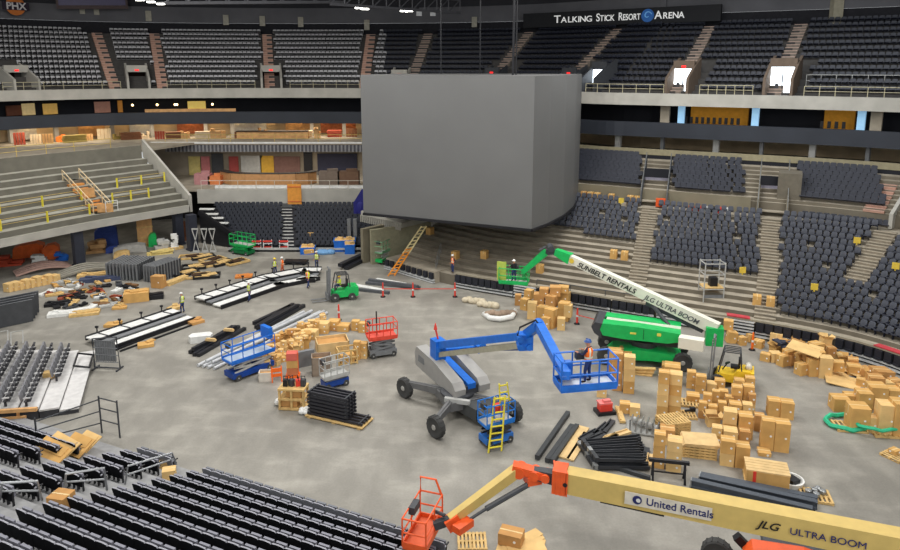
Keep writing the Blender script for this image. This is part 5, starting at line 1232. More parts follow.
for i, (px, py, L, rz, m_) in enumerate(((601, 431, 1.6, .9, pile_m), (608, 428, 1.5, 1.0, pile_m), (589, 437, 1.5, .7, pile_m), (596, 440, 1.4, .6, pile_m), (617, 437, 1.8, .5, ply), (609, 441, 1.4, .7, wood), (640, 452, 1.2, 1.2, pile_m), (646, 456, 1.2, 1.25, pile_m), (649, 462, 1.1, 1.2, ply), (620, 416, 1.8, 1.5, wood))):
    single('offcut', MB().box((0, 0, .1), (L, .32, .14)).box((0, .1, .2), (L*.9, .06, .1)), m_, f'{"black steel" if m_ is pile_m else "pale timber"} offcut, {nth(i+1)} around the edge of the black steel pile', 'offcut', 'offcuts round the steel pile', P(px, py), rz)
t = T('steel_rack', 'silver rack of fittings between the steel pile and the carton tower', 'rack', P(645, 430), -.3)
for k in range(6): t.part('rack_rail', MB().tube([(-.8+k*.3, -.6, .1), (-.8+k*.3, -.5, .7), (-.7+k*.3, .6, .5)], .05, 6), steel)
t.part('rack_base', MB().box((0, 0, .08), (2.0, 1.4, .08)), M('rack_base_grey', (150, 150, 146), .6))
for k in range(4): t.part('fitting', MB().ball((-.6+k*.4, .3-k*.2, .35), .2, 0, 8), lgrey)
t = T('steel_trestle', 'small black trestle between the carton tower and the girders', 'trestle', P(668, 480), -.2)
for x in (-.75, .75): t.part('leg', MB().tube([(x, -.3, 0), (x, 0, .95), (x, .3, 0)], .06, 6), black)
t.part('top_bar', MB().beam((-.95, 0, 1.0), (.95, 0, 1.0), .16, .16), black); t.part('cross_bar', MB().beam((-.75, 0, .4), (.75, 0, .4), .06, .06), black)
bars('steel_beam', 'beam', [((566, 476), (640, 499)), ((612, 468), (650, 480))], M('beam_dark', (54, 56, 58), .5), .18, .2, 'thin dark beam, {} lying along the tan boom side of the steel pile', 'thin beams by the tan boom')
# foreground pallets by the tan jib
pallet('slatted pallet on the floor below the tan jib', P(472, 543), 1.25, 1.1, 0.02, n=8)
o = carton('brown carton lying on flattened cardboard at the bottom edge', P(512, 550)+V((0, .4, .1)), 1.0, .7, .5, -.35, 2)
for k in range(3): single('flattened_carton', MB().box((0, 0, .02), (1.9-.15*k, 1.3, .035)).box((.5, .5, .03), (.8, .5, .02), 0, .4), [ctn2], f'flattened carton, {nth(k+1)} layer under the brown carton at the bottom edge', 'box', None, P(521, 546)+V((.08*k, 0, .01+.035*k)), -.3+.25*k)
# ------------------------------------------------------------------ telescopic platform with silver backed seats
pw = M('platform_white', (206, 204, 202), .55); psk = M('platform_dark', (58, 58, 62), .6)
def silver_parts():
    f = MB(); f.box((0, -.05, .2), (.08, .12, .4)); f.box((0, .05, .38), (.46, .36, .05))
    b = MB(); b.extr([(-.27, .4), (.27, .4), (.27, .86), (.18, .96), (-.18, .96), (-.27, .86)], (0, -.16, 0), V((1, 0, 0)), V((0, -.15, 1)), V((0, 1, 0)), .1)
    s_ = MB(); s_.box((0, .12, .58), (.48, .12, .42), 0, mat=Matrix.Rotation(-.25, 3, 'X'))
    a = MB(); a.box((.33, .06, .64), (.09, .36, .06))
    return [('seat_frame', f.mesh('seat_frame', psk)), ('backrest', b.mesh('backrest', M('silver_back', (124, 124, 128), .5))), ('seat_pan', s_.mesh('seat_pan', M('seat_charcoal', (58, 58, 62), .6))), ('armrest', a.mesh('armrest', M('armrest_pale', (196, 196, 196), .5)))]
SP = silver_parts()
# rows step down towards the open floor; row direction dr, descending direction dd
e0 = P(79, 408, .3); e1 = P(95, 351, .3); dr = (e1-e0); dr.z = 0; WL = dr.length; dr.normalize(); dd = V((dr.y, -dr.x, 0))
org = V((e0.x, e0.y, 0))
NT = 11; TD = 1.02; 
t = T('riser_platform', 'white stepped riser platform carrying rows of silver backed seats', 'platform', org)
for k in range(NT):
    z = .35+.19*k; a = org-dd*(k*TD); 
    cs = [a+dr*0, a+dr*WL, a+dr*WL-dd*TD, a-dd*TD]
    mb = MB(); mb.prism([(c.x, c.y) for c in cs], z-.1, z); t.part('riser_deck', mb, pw, world=True)
    mb = MB(); mb.prism([(c.x, c.y) for c in [a+dr*.05-dd*.05, a+dr*(WL-.05)-dd*.05, a+dr*(WL-.05)-dd*TD, a+dr*.05-dd*TD]], 0, z-.1); t.part('riser_skirt', mb, psk, world=True)
hd = math.atan2(dd.y, dd.x)
for k in range(NT):
    z = .35+.19*k
    for sec, (s0, n) in enumerate(((.35, 6), (WL-5.0, 7))):
        if k == 0 or (k == 1 and sec == 0): continue
        for i in range(n):
            q = org-dd*(k*TD+.6)+dr*(s0+i*.7)+V((0, 0, z)); px, py, zc = proj(q)
            if px < -12: continue
            e = T('silver_chair', f'silver backed folding chair, {nth(i+1)} in {nth(k+1)} riser row, {["nearer","farther"][sec]} section', 'seat', q, hd-PI/2, 'silver backed seats on the riser platform')
            for nm, me in SP:
                c = bpy.data.objects.new(nm, me); COL.objects.link(c); c.parent = e.o
mb = MB(); q = org-dd*(2.2)+dr*(WL*.5)+V((0, 0, .62)); mb.box((0, 0, .2), (.5, .5, .4), 0, .3).box((.3, .2, .1), (.4, .3, .2), 0, 1)
single('tan_sack', mb, ctn2, 'small tan parcel lying on the white riser platform', 'parcel', None, q)
t = T('riser_end_frame', 'dark open frame box at the riser platform edge', 'frame', org+dr*(WL*.62)+dd*.05)
q = org+dr*(WL*.62)
t.part('frame_bars', MB().tube([q+V((0, 0, .5)), q+dr*2.2+V((0, 0, .5)), q+dr*2.2-dd*.9+V((0, 0, .75)), q-dd*.9+V((0, 0, .75)), q+V((0, 0, .5))], .07, 6), black, world=True)
t = T('timber_beam', 'tan timber beam rail in front of the riser platform', 'beam', P(0, 420, .4))
t.part('beam', MB().beam(P(-10, 412, .9), P(37, 409, .9), .2, .2), wpan, world=True); t.part('post', MB().beam(P(18, 421, 0), P(18, 409, .95), .15, .15), wpan, world=True); t.part('lower_beam', MB().beam(P(-10, 420, .4), P(26, 417, .4), .14, .14), wpan, world=True)
# grey grille gate standing on the floor
t = T('grille_gate', 'grey barred gate standing on edge by the riser platform', 'gate', P(107, 369), -.1)
t.part('frame', MB().tube([(-.85, 0, .1), (-.85, 0, 2.1), (.85, .0, 2.3), (.95, 0, .1), (-.85, 0, .1)], .06, 6), dgrey)
mb = MB()
for k in range(9): mb.tube([(-.7+k*.17, 0, .5), (-.7+k*.17, 0, 2.0)], .03, 5)
for z in (.5, 1.0, 1.5, 2.0): mb.tube([(-.8, 0, z), (.85, 0, z)], .035, 5)
t.part('bars', mb, mgrey); t.part('panel', MB().box((0, .05, 1.25), (1.4, .03, 1.4)), mgrey); t.part('foot', MB().box((-.8, 0, .05), (.1, .8, .1)).box((.9, 0, .05), (.1, .8, .1)), dgrey)
# ------------------------------------------------------------------ flat seat-row wagons laid on the floor
def wagon(label, pts, wd, side, nflag=7, grp='flat seat row wagons on the floor'):
    pts = [P(*p) for p in pts]; t = T('seat_row_wagon', label, 'platform', pts[0], 0, grp); 
    for a, b in zip(pts, pts[1:]):
        d = (b-a).normalized(); nn = V((-d.y, d.x, 0))*side
        for j, (o_, w_, z, m_) in enumerate(((0, wd*.42, .42, white), (wd*.5, wd*.2, .3, M('wagon_grey', (120, 122, 124), .5)), (wd*.78, wd*.34, .22, white))):
            c = nn*(o_+w_/2); t.part('deck', MB().beam(a+c+V((0, 0, z)), b+c+V((0, 0, z)), w_, .1), m_, world=True)
        for o_, z in ((0, .5), (wd*.46, .44), (wd*1.14, .3)): t.part('edge_rail', MB().beam(a+nn*o_+V((0, 0, z-.12)), b+nn*o_+V((0, 0, z-.12)), .14, .34), black, world=True)
        n = max(2, int((b-a).length/1.5))
        for k in range(nflag and n):
            q = a+(b-a)*(k+.5)/n; t.part('clip', MB().tube([q+V((0, 0, .5)), q+V((0, 0, .95))], .05, 6).box(q+V((0, 0, .95)), (.22, .12, .14)), black, world=True)
            t.part('cross_bar', MB().beam(q+nn*wd*.05+V((0, 0, .5)), q+nn*wd*.4+V((.2, 0, .5)), .07, .06), dgrey, world=True)
    return t
wagon('straight white and black seat row wagon by the riser platform', [(86, 343), (172, 314)], 2.6, -1)
wagon('curved white and black seat row wagon where the workers stand', [(195, 302), (262, 280), (304, 272), (322, 272)], 3.0, -1)
for i, (p0, p1) in enumerate((((120, 352), (194, 325)), ((110, 353), (143, 340)))): 
    a, b = P(*p0), P(*p1); single('black_rail', MB().beam((0, 0, .06), b-a+V((0, 0, .06)), .12, .12), black, ['long thin black rail lying before the straight wagon', 'short thin black rail lying before the straight wagon'][i], 'rail', None, a)
for i, (px, py, m_) in enumerate(((113, 326, ctn), (146, 346, ctn), (196, 323, ctn3), (175, 309, wood))): single('board_bundle', MB().box((0, 0, .12), (1.1, .8, .22)).box((.3, .25, .26), (.6, .4, .1), 0, .7), m_, f'small tan bundle on the floor, {nth(i+1)} around the straight wagon', 'bundle', None, P(px, py), .4*i)
bars('black_rail', 'rail', [((343, 268), (371, 254)), ((346, 270), (374, 256)), ((340, 267, .3), (369, 253.5, .3))], tb, .5, .34, 'black folded rail, {} in the set by the tunnel mouth', 'black rails by the tunnel')
bars('floor_beam', 'beam', [((352, 290), (389, 294)), ((366, 284), (420, 289)), ((369, 281, .2), (418, 288, .2))], M('beam_grey', (86, 88, 92), .5), .34, .24, 'grey beam, {} lying on the floor before the detached seat unit', 'grey floor beams')
bars('floor_beam', 'beam', [((350, 285), (382, 291)), ((376, 280), (405, 285))], white, .55, .14, 'white flat beam, {} lying on the floor before the detached seat unit', 'white floor beams')
# sacks near the strip
for i, (px, py, w_, m_) in enumerate(((474, 303, 1.8, M('sack_pale', (196, 184, 160), .8)), (488, 307, 1.6, M('sack_pale', (196, 184, 160), .8)), (500, 316, 2.4, M('sack_brown', (150, 130, 112), .8)))):
    mb = MB()
    for k in range(6): mb.ball(((k-2.5)*w_/6, .15*math.sin(k*2), .2), .32, 0, 8, (1.1, 1.0, .8+.2*(k % 2)))
    shade(single('sack', mb, m_, ['pale sack on the floor nearest the tunnel side of the heap', 'pale sack between its two neighbours near the heap', 'large brown bundle wrapped in white before the tall carton heap'][i], 'sack', None, P(px, py), -.3 if i < 2 else .1))
mb = MB().tube([P(484, 314, .1), P(490, 318, .2), P(500, 319, .25), P(512, 317, .2), P(515, 311, .2)], .22, 7); shade(single('white_sheet_roll', mb, white, 'white rolled sheet curled round the large brown bundle', 'sheet'))
# ------------------------------------------------------------------ goods laid out on the far side floor
for i, (px0, px1, py0, py1) in enumerate(((119, 134, 267, 280), (135, 150, 265, 281), (154, 178, 262, 283))):
    a, b = P(px0, py1), P(px1+6, py1-11); d = b-a; d.z = 0; dn = d.normalized(); nn = V((-dn.y, dn.x, 0)); t = T('panel_row', f'row of upright grey ribbed panels, {nth(i+1)} from the column of the loading area', 'panel', a, 0, 'upright ribbed grey panels')
    for k in range(5):
        q = a+nn*(-.2+.35*k)
        t.part('panel', MB().beam(q+V((0, 0, .8)), q+d*.85+V((0, 0, .8)), .14, 1.6), mgrey, world=True)
    mb = MB()
    for k in range(9): q = a-nn*.3+d*(k+.5)/10.5; mb.beam(q, q+V((0, 0, 1.6)), .12, .12)
    t.part('ribs', mb, dgrey, world=True)
carton('tan carton standing before the ribbed grey panels', P(159, 287), 1.1, .8, 1.1, -.2, 2)
for i, (p0, p1) in enumerate((((166, 286), (186, 278)), ((158, 253), (182, 248)))): a, b = P(*p0), P(*p1); single('timber_board', MB().beam((0, 0, .15), b-a+V((0, 0, .15)), .7, .3), wood, ['yellowish timber pieces before the ribbed grey panels', 'yellowish timber pieces behind the ribbed grey panels'][i], 'board', None, a)
# arched panel stacks
for i, (x0, x1, yb, m_) in enumerate(((16, 72, 277, M('arch_pink', (172, 140, 128), .7)), (60, 116, 279, M('arch_grey', (140, 136, 124), .7)))):
    a, b = P(x0, yb), P(x1, yb-9); d = b-a; dn = d.normalized(); nn = V((-dn.y, dn.x, 0))
    for k in range(4):
        pts = [a+d*(j/8)+nn*(.55*k)+V((0, 0, .12+.55*math.sin(PI*j/8)*(.7+.1*k))) for j in range(9)]
        mb = MB()
        for p, q in zip(pts, pts[1:]): mb.beam(p, q, .4, .18)
        single('arched_beam', mb, m_, f'{["reddish","greyish"][i]} arched beam, {nth(k+1)} from the open floor in its nest', 'beam', f'{["reddish","greyish"][i]} nested arched beams')
# dark panels leaning at the edge of the picture
for k in range(4):
    a, b = P(-8+k*2, 331-k*3), P(34+k*2, 322-k*3); single('dark_panel', MB().beam((0, 0, 1.0), b-a+V((0, 0, 1.0)), .1, 2.0, up=(0, -.35, 1)), M('dark_panel_grey', (76, 78, 82), .5), f'upright dark grey panel, {nth(k+1)} from the silver seats in the leaning set', 'panel', 'leaning dark grey panels', a)
t = T('looped_railing', 'pale looped railing pair standing behind the silver seats', 'railing', P(5, 345))
for px in (2, 17): t.part('hoop', MB().tube([P(px-6, 345), P(px-6, 335, .6)+V((0, 0, .2)), P(px+6, 333, .6)+V((0, 0, .2)), P(px+6, 343)], .05, 6), lgrey, world=True)
# carton wall of small goods before the arches and scattered boards
for i in range(9):
    px = 10+i*5.6; carton(f'low carton, {nth(i+1)} along the line before the reddish arched beams', P(px, 291-i*1.1), .75, .7, random.uniform(.5, .95), -.3, 1, 'low cartons before the arched beams')
cols = [(white, 'white'), (M('scrap_red', (150, 76, 56), .8), 'dull red'), (dgrey, 'dark grey'), (wood, 'timber'), (ctn, 'cardboard'), (black, 'black'), (lgrey, 'pale grey'), (M('scrap_brown', (128, 96, 66), .8), 'brown')]
n = 0
sxs = sorted(random.uniform(46, 132) for _ in range(64))
for i in range(64):
    px = sxs[i]; py = random.uniform(281, 310)-(px-50)*.02; m_, cn = cols[i % 8]; L = random.uniform(.6, 1.9)
    nb_ = i//8
    single('scrap_piece', MB().box((0, 0, .1), (L, random.uniform(.25, .6), .16)).box((L*.2, .1, .22), (L*.4, .2, .1), 0, .5), m_, f'{cn} scrap piece, {nth(nb_+1)} of that colour from the dark panels in sorted scrap', 'scrap', 'sorted scrap on the far floor', P(px, py), random.uniform(0, 3))
for i, (px, py, w_, d_, h_, m_, lb) in enumerate(((70, 314, 3.2, 1.0, .25, white, 'long white slab at the front of the sorted scrap'), (85, 314, 2.2, 1.2, .2, wood, 'timber frame at the front of the sorted scrap'), (58, 305, 2.0, .8, .25, black, 'black slab at the edge of the sorted scrap'), (137, 300, 2.0, 1.4, .8, ctn, 'orange brown stacked cartons on the floor past the scrap'),
                                                (154, 298, 1.6, 1.1, .35, black, 'black folded sheet past the orange brown cartons'), (97, 276, 3.4, .9, .3, wood, 'yellow timber lengths behind the sorted scrap'), (106, 280, 4.5, 1.0, .35, M('lengths_blue', (62, 70, 96), .7), 'dark blue lengths behind the sorted scrap'))):
    single('floor_stock', MB().box((0, 0, h_/2), (w_, d_, h_)).box((.1*w_, 0, h_+.05), (w_*.7, d_*.5, .1), 0, .2).box((-.25*w_, .1, h_+.06), (w_*.3, d_*.3, .12), 0, -.4), m_, lb, 'stock', None, P(px, py), .35)
for i, (px, py) in enumerate(((191, 258), (203, 258), (213, 261), (194, 268), (207, 266), (222, 264), (197, 277), (186, 274), (236, 263), (207, 277))):
    t = T('timber_skid', f'dark timber frame with board, {nth(i+1)} of the scattered ones behind the curved wagon', 'frame', P(px, py), .25+.3*(i % 3), 'scattered dark timber frames')
    mb = MB()
    for s_ in (-1, 1): mb.box((0, s_*.75, .15), (2.4, .14, .2)); mb.box((s_*1.15, 0, .15), (.14, 1.5, .2))
    t.part('frame', mb, [wood, black][i % 2]); t.part('board', MB().box((.2, 0, .28), (1.4, .8, .06), 0, .3), [M('board_brown', (70, 52, 40), .8), wood][i % 2])
single('orange_board', MB().box((0, 0, .1), (1.6, 1.0, .16)).box((0, 0, .22), (1.0, .6, .08), 0, .3), M('board_orange', (206, 128, 60), .7), 'orange board lying between the curved wagon and the dark frames', 'board', None, P(244, 277), .2)
single('black_bench', MB().box((0, 0, .3), (2.4, 1.0, .2)).box((-.9, 0, .1), (.2, .9, .2)).box((.9, 0, .1), (.2, .9, .2)), black, 'low black bench on the floor beyond the curved wagon', 'bench', None, P(296, 264), -.1)
# blue bins before the bunker
def bin_(label, px, py, w_, d_, h_, m_, rz=.1):
    t = T('open_bin', label, 'bin', P(px, py), rz); e = .06
    t.part('bin_wall', MB().extr([(-w_*.42, 0), (w_*.42, 0), (w_/2, h_), (-w_/2, h_)], (0, -d_/2, 0), V((1, 0, 0)), V((0, 0, 1)), V((0, 1, 0)), e).extr([(-w_*.42, 0), (w_*.42, 0), (w_/2, h_), (-w_/2, h_)], (0, d_/2, 0), V((1, 0, 0)), V((0, 0, 1)), V((0, 1, 0)), e).beam((-w_*.46, -d_/2, h_/2), (-w_*.46, d_/2, h_/2), e, h_).beam((w_*.46, -d_/2, h_/2), (w_*.46, d_/2, h_/2), e, h_).box((0, 0, .05), (w_*.84, d_, .1)), m_)
    t.part('rim', MB().tube([(-w_/2, -d_/2, h_), (w_/2, -d_/2, h_), (w_/2, d_/2, h_), (-w_/2, d_/2, h_), (-w_/2, -d_/2, h_)], .06, 6), m_)
    t.part('rubbish', MB().box((0, 0, h_-.05), (w_*.9, d_*.9, .2)).box((w_*.2, 0, h_+.15), (.5, .4, .3), 0, .5).box((-w_*.2, .1, h_+.12), (.6, .3, .3), 0, -.4), ctn2)
bin_('large blue bin heaped with rubbish before the bunker seats', 345, 250, 2.4, 1.5, 1.2, bin_b); bin_('small blue bin standing against the large blue bin', 350, 253, 1.1, 1.0, 1.0, bin_b); bin_('wide low blue bin with timber beside the bunker seats', 308, 253, 1.6, 1.2, .7, bin_b)
carton('tall tan carton behind the wide low blue bin', P(311, 245), .7, .6, 1.4, .1, 0); carton('tan carton lying over the wide low blue bin', P(309, 253, .8), 1.0, .5, .35, .4, 0)
single('blue_sheet_heap', MB().ball((0, 0, .2), .5, 0, 9, (1.6, 1, .7)).ball((.8, .1, .2), .4, 0, 9, (1.3, 1, .8)), M('sheet_sky', (112, 160, 206), .6), 'pale blue sheeting heap between the blue bins', 'sheeting', None, P(323, 254))
for i, px in enumerate((341, 349, 353)): pass
for i, (px, py) in enumerate(((257, 250), (268, 250), (284, 250))):
    t = T('barricade', f'orange and white striped barricade, {nth(i+1)} from the green scissor lift along the bunker', 'barricade', P(px, py), .1, 'striped barricades before the bunker')
    for z in (.35, .7, 1.0): t.part('rail_board', MB().box((0, -.05, z), (1.0, .05, .2)), red if z != .7 else white)
    for x in (-.45, .45): t.part('leg', MB().tube([(x, -.25, 0), (x, 0, 1.15), (x, .25, 0)], .04, 6), white)
t = T('dust_tarp', 'deep blue tarp hung at the bunker corner by the video board', 'tarp', V((-10.6, 82, 2)))
t.part('cloth', MB().extr([(-.9, 0), (.9, .2), (1.1, 3.2), (.1, 3.6), (-.9, 2.0)], (0, 0, 0), V((1, 0, 0)), V((0, 0, 1)), V((0, 1, 0)), .35), M('tarp_deep_blue', (40, 40, 120), .7)); t.part('fold', MB().ball((0, -.2, 1.2), .6, 0, 8, (1, .5, 1.6)), M('tarp_deep_blue'))
for i, px in enumerate((350, 356)): struct('pillar_bunker', MB().box((P(px, 246).x, 76.5, 1.6), (.4, .4, 3.2)), mgrey)
# white edge strip before the bunker
mb = MB(); mb.box((-17, 74.2, .35), (14.5, .25, .2)); mb.box((-17, 74.35, .12), (14.5, .3, .24), 1); struct('trim_bunker_edge', mb, [lgrey, black])
# ------------------------------------------------------------------ loading area under the bleacher
LD = [((30, 256), 3.0, 1.6, 1.5, tarpo, 'orange tarpaulin heap under the bleacher near the picture edge'), ((52, 258), 1.6, 1.2, 1.6, tarpo, 'upright orange tarpaulin bundle under the bleacher'), ((62, 260), 1.2, .9, .9, bin_b, 'blue tub beside the orange tarpaulin bundle'),
      ((107, 246), 2.4, 1.4, 2.6, tarpb, 'dark blue shrouded stack under the bleacher'), ((97, 252), 2.0, 1.4, 1.4, M('load_tan2', (178, 140, 96), .8), 'tan goods stack before the dark blue shrouded stack'), ((113, 252), 1.4, 1.0, .8, tarpb, 'low dark blue bundle before the shrouded stack'),
      ((153, 246), .9, .8, 1.6, green, 'green upright canister under the bleacher end'), ((166, 250), 1.8, 1.2, 1.3, lgrey, 'pale grey cabinet by the dark column'), ((175, 249), .8, .8, 1.7, white, 'white upright cabinet by the dark column'), ((130, 252), 3.4, 1.4, .9, M('tarp_grey', (168, 166, 160), .8), 'long pale grey covered load under the bleacher'), ((122, 258), 1.6, 1.1, .8, wood, 'timber and scrap heap before the pale covered load'),
      ((10, 265), 2.2, 1.2, 1.0, M('load_red2', (176, 72, 50), .8), 'dull red goods stack at the picture edge under the bleacher'), ((40, 262), 1.4, 1.0, .8, white, 'white crate before the orange tarpaulin heap'), ((160, 254), 2.6, .9, .4, M('load_yellow', (206, 186, 120), .8), 'yellow long pack lying by the pale grey cabinet'), ((188, 240), 1.4, .8, 2.2, M('load_brown', (120, 76, 54), .8), 'brown door leaf stack deep under the bleacher')]
for (p, w_, d_, h_, m_, lb) in LD:
    mb = MB()
    if m_ not in (tarpo, tarpb) and 'covered' not in lb and 'canister' not in lb:
        for j in range(6): mb.box((random.uniform(-.3, .3)*w_, random.uniform(-.2, .2)*d_, h_*(.15+.14*j)), (w_*random.uniform(.35, .75), d_*random.uniform(.5, .9), h_*.3), 0, random.uniform(-.4, .4))
        mb.box((0, 0, h_*.1), (w_, d_, h_*.2))
        single('goods_stack', mb, m_, lb, 'goods', None, P(*p), .4); continue
    mb.extr([(-w_/2, 0), (w_/2, 0), (w_*.47, h_*.8), (w_*.25, h_), (-w_*.2, h_*.92), (-w_*.46, h_*.7)], (0, 0, 0), V((1, 0, 0)), V((0, 0, 1)), V((0, 1, 0)), d_); mb.box((w_*.1, -d_/2-.05, h_*.4), (w_*.5, .12, h_*.5))
    single('covered_load', mb, m_, lb, 'load', None, P(*p), .4)
t = T('plywood_hoarding', 'tall plywood hoarding panel under the end of the bleacher', 'hoarding', P(146, 246), .5); t.part('sheet', MB().box((0, 0, 1.6), (1.6, .08, 3.2)), wpan); t.part('batten', MB().box((0, -.06, 2.2), (1.7, .06, .12)).box((0, -.06, 1.0), (1.7, .06, .12)), wood)
# ------------------------------------------------------------------ club deck and lit concourse contents
def at_club(px, Y): q = PD(px, 186, Y); return V((q.x, Y, cz-.05))
for i, (px, w_, h_, m_, lb) in enumerate(((196, 1.6, 2.6, M('door_yellow', (206, 190, 120), .7), 'pale yellow door panel'), (207, 1.2, 2.6, M('door_pink', (196, 120, 120), .7), 'pink clutter covered panel'), (219, 1.6, 3.0, dgrey, 'dark grey door'), (235, 1.3, 2.6, M('door_red', (160, 70, 66), .7), 'dull red door'), (253, 3.0, 2.7, lgrey, 'wide pale wall panel'), (268, 1.9, 2.7, M('door_ochre', (206, 162, 60), .7), 'ochre door'), (288, 3.6, 2.6, M('panel_dusk', (120, 92, 86), .8), 'wide dusky panel'), (309, 1.2, 3.2, black, 'black post panel'), (338, 5.5, 3.0, M('panel_navy', (42, 44, 64), .7), 'dark navy opening panel'))):
    q = at_club(px, 96.6); single('club_doorway', MB().box((0, 0, h_/2), (w_, .12, h_)).box((0, -.08, h_*.5), (w_*.8, .06, h_*.8)).box((w_*.3, -.13, h_*.45), (.1, .06, .25)), m_, f'{lb} in the back wall of the club deck', 'door', 'doors and panels behind the club deck', q)
pts = [at_club(px, Y) for px, Y in ((222, 90), (232, 88), (246, 87.4), (262, 87.2), (280, 87.2), (296, 87.5), (308, 88.3), (316, 89.6))]
t = T('curved_counter', 'curved orange-brown counter front on the club deck', 'counter', pts[0])
mb = MB()
for p, q in zip(pts, pts[1:]): mb.beam(p+V((0, 0, .8)), q+V((0, 0, .8)), .3, 1.5)
t.part('counter_front', mb, M('counter_brown', (188, 140, 92), .7), world=True)
mb = MB()
for p, q in zip(pts, pts[1:]): mb.beam(p+V((0, .3, 1.6)), q+V((0, .3, 1.6)), .9, .1)
t.part('counter_top', mb, M('counter_dark', (52, 44, 40), .6), world=True)
for i, (px, w_, h_, m_, lb) in enumerate(((330, 2.6, 1.9, M('goods_grey', (126, 112, 100), .8), 'grey brown carton block on the club deck by the counter end'), (349, 2.6, 1.9, M('goods_brown', (118, 92, 74), .8), 'brown carton block on the club deck by the video board'), (204, 2.0, 1.4, M('goods_pink', (180, 130, 130), .8), 'pinkish heap of goods on the club deck corner'), (216, 1.6, 1.1, M('goods_orange', (214, 130, 80), .8), 'orange heap of goods on the club deck corner'))):
    single('goods_block', MB().box((0, 0, h_/2), (w_, 1.2, h_)).box((w_*.15, 0, h_+.15), (w_*.5, .8, .3), 0, .3).box((-w_*.3, -.62, h_*.5), (w_*.2, .06, .4)), m_, lb, 'goods', None, at_club(px, 87.5 if i < 2 else 89))
t = T('plywood_hatch', 'orange plywood hatch closing the top of the bunker stair', 'hatch', V((-19, 84.1, cz0))); t.part('sheet', MB().box((0, 0, 1.2), (1.7, .1, 2.5)), M('hatch_orange', (222, 150, 62), .7)); t.part('batten', MB().box((0, -.08, 2.1), (1.7, .06, .12)).box((0, -.08, .3), (1.7, .06, .12)), M('hatch_red', (206, 110, 60), .7))
single('insulation_roll', MB().tube([(-29, 85.3, cz+.1), (-19.5, 85.2, cz+.12), (-9, 85.3, cz+.1)], .3, 8), white, 'white crumpled sheeting along the club deck edge', 'sheeting')
random.seed(11)
def cc(px, o): u = u_at(CR, px, o, 10); return CR.at(u, o, 9.98), CR.face(u)
CW = [(20, 'red'), (36, 'paper'), (48, 'tan'), (62, 'orange'), (75, 'olive'), (88, 'tan'), (104, 'paper'), (118, 'olive'), (131, 'brown'), (146, 'paper'), (160, 'red'), (175, 'brown'), (186, 'tan'), (203, 'paper'), (218, 'tan'), (240, 'brown'), (262, 'tan'), (285, 'brown'), (303, 'paper'), (318, 'tan'), (335, 'red'), (352, 'brown')]
CMM = {'red': (M('cc_red', (184, 84, 62), .7), 'brick red'), 'paper': (M('cc_paper', (226, 206, 172), .7), 'cream'), 'tan': (M('cc_tan', (214, 168, 112), .7), 'tan'), 'orange': (M('cc_orange', (236, 130, 50), .7), 'orange'), 'olive': (M('cc_olive', (150, 132, 70), .7), 'olive'), 'brown': (M('cc_brown', (140, 92, 62), .7), 'brown')}
cnts = {}
for px, c_ in CW:
    m_, lb = CMM[c_]; q, f = cc(px, random.uniform(2.5, 5)); w_ = random.uniform(.9, 2.2); h_ = random.uniform(.6, 1.5); cnts[c_] = cnts.get(c_, 0)+1
    mb = MB(); ty = hash(px*7 % 5) % 4; ty = (px*7) % 4
    if ty == 0:
        for j in range(4): mb.box((.1*j, -w_*.3+w_*.2*j, h_*.55), (.08, w_*.18, h_*1.1))
    elif ty == 1:
        for j in range(5): mb.box((random.uniform(-.1, .1), random.uniform(-.1, .1), .1+j*.2), (.8, w_*1.3, .16), 0, random.uniform(-.05, .05))
    else:
        for j in range(3):
            hh = h_*random.uniform(.5, 1.0); mb.box((0, -w_/3+j*w_/3, hh/2), (.8, w_/3-.04, hh))
            if j != 1: mb.box((0, -w_/3+j*w_/3, hh+.12), (.5, w_/4, .22), 0, .3)
    single('concourse_stock', mb, m_, f'{lb} stacked goods in the lit concourse, {nth(cnts[c_])} of that colour from the bleacher side', 'goods', 'goods in the lit concourse', q, f)
for px in (10, 56, 112, 152, 205, 232, 312, 345):
    u = u_at(CR, px, 6.5, 11); c = CR.at(u, 6.5, 11.1); struct('pillar_concourse', MB().box(c, (.5, .5, 2.2), 0, CR.face(u)), concw)
for px, w_, m_ in ((28, 5, white), (95, 4, wpan), (140, 3, white), (195, 5, brick), (255, 7, white), (300, 4, wpan), (340, 6, brick)):
    u = u_at(CR, px, 9.2, 11); struct('trim_concourse_panel', MB().box(CR.at(u, 9.2, 11.0), (.15, w_, 1.7), 0, CR.face(u)), m_)
t = T('concourse_counter', 'long tan timber counter in the lit concourse over the ribbed band', 'counter', cc(275, 1.6)[0]); mb = MB()
for a_, b_ in ((238, 262), (262, 286), (286, 308)): 
    p, q = cc(a_, 1.8)[0], cc(b_, 1.8)[0]; mb.beam(p+V((0, 0, .5)), q+V((0, 0, .5)), .6, 1.0); 
t.part('counter_front', mb, wpan, world=True); mb = MB().beam(cc(238, 1.8)[0]+V((0, 0, 1.05)), cc(308, 1.8)[0]+V((0, 0, 1.05)), .9, .1); t.part('counter_top', mb, M('counter_dark'), world=True)
for i, px in enumerate((14, 30, 47, 66, 84, 102, 122, 142, 165, 190, 215, 240, 268, 296, 322, 348)):
    u = u_at(CR, px, 8.6, 11.9); c = CR.at(u, 8.6, 11.9); t = T('strip_lamp', f'warm strip lamp under the concourse ceiling, {nth(i+1)} from the bleacher side', 'lamp', c, CR.face(u), 'warm strip lamps of the concourse'); t.part('tray', MB().box((0, 0, .08), (.3, 2.2, .12)), dgrey); t.part('tube', MB().box((0, 0, -.02), (.14, 2.0, .08)), lampw)
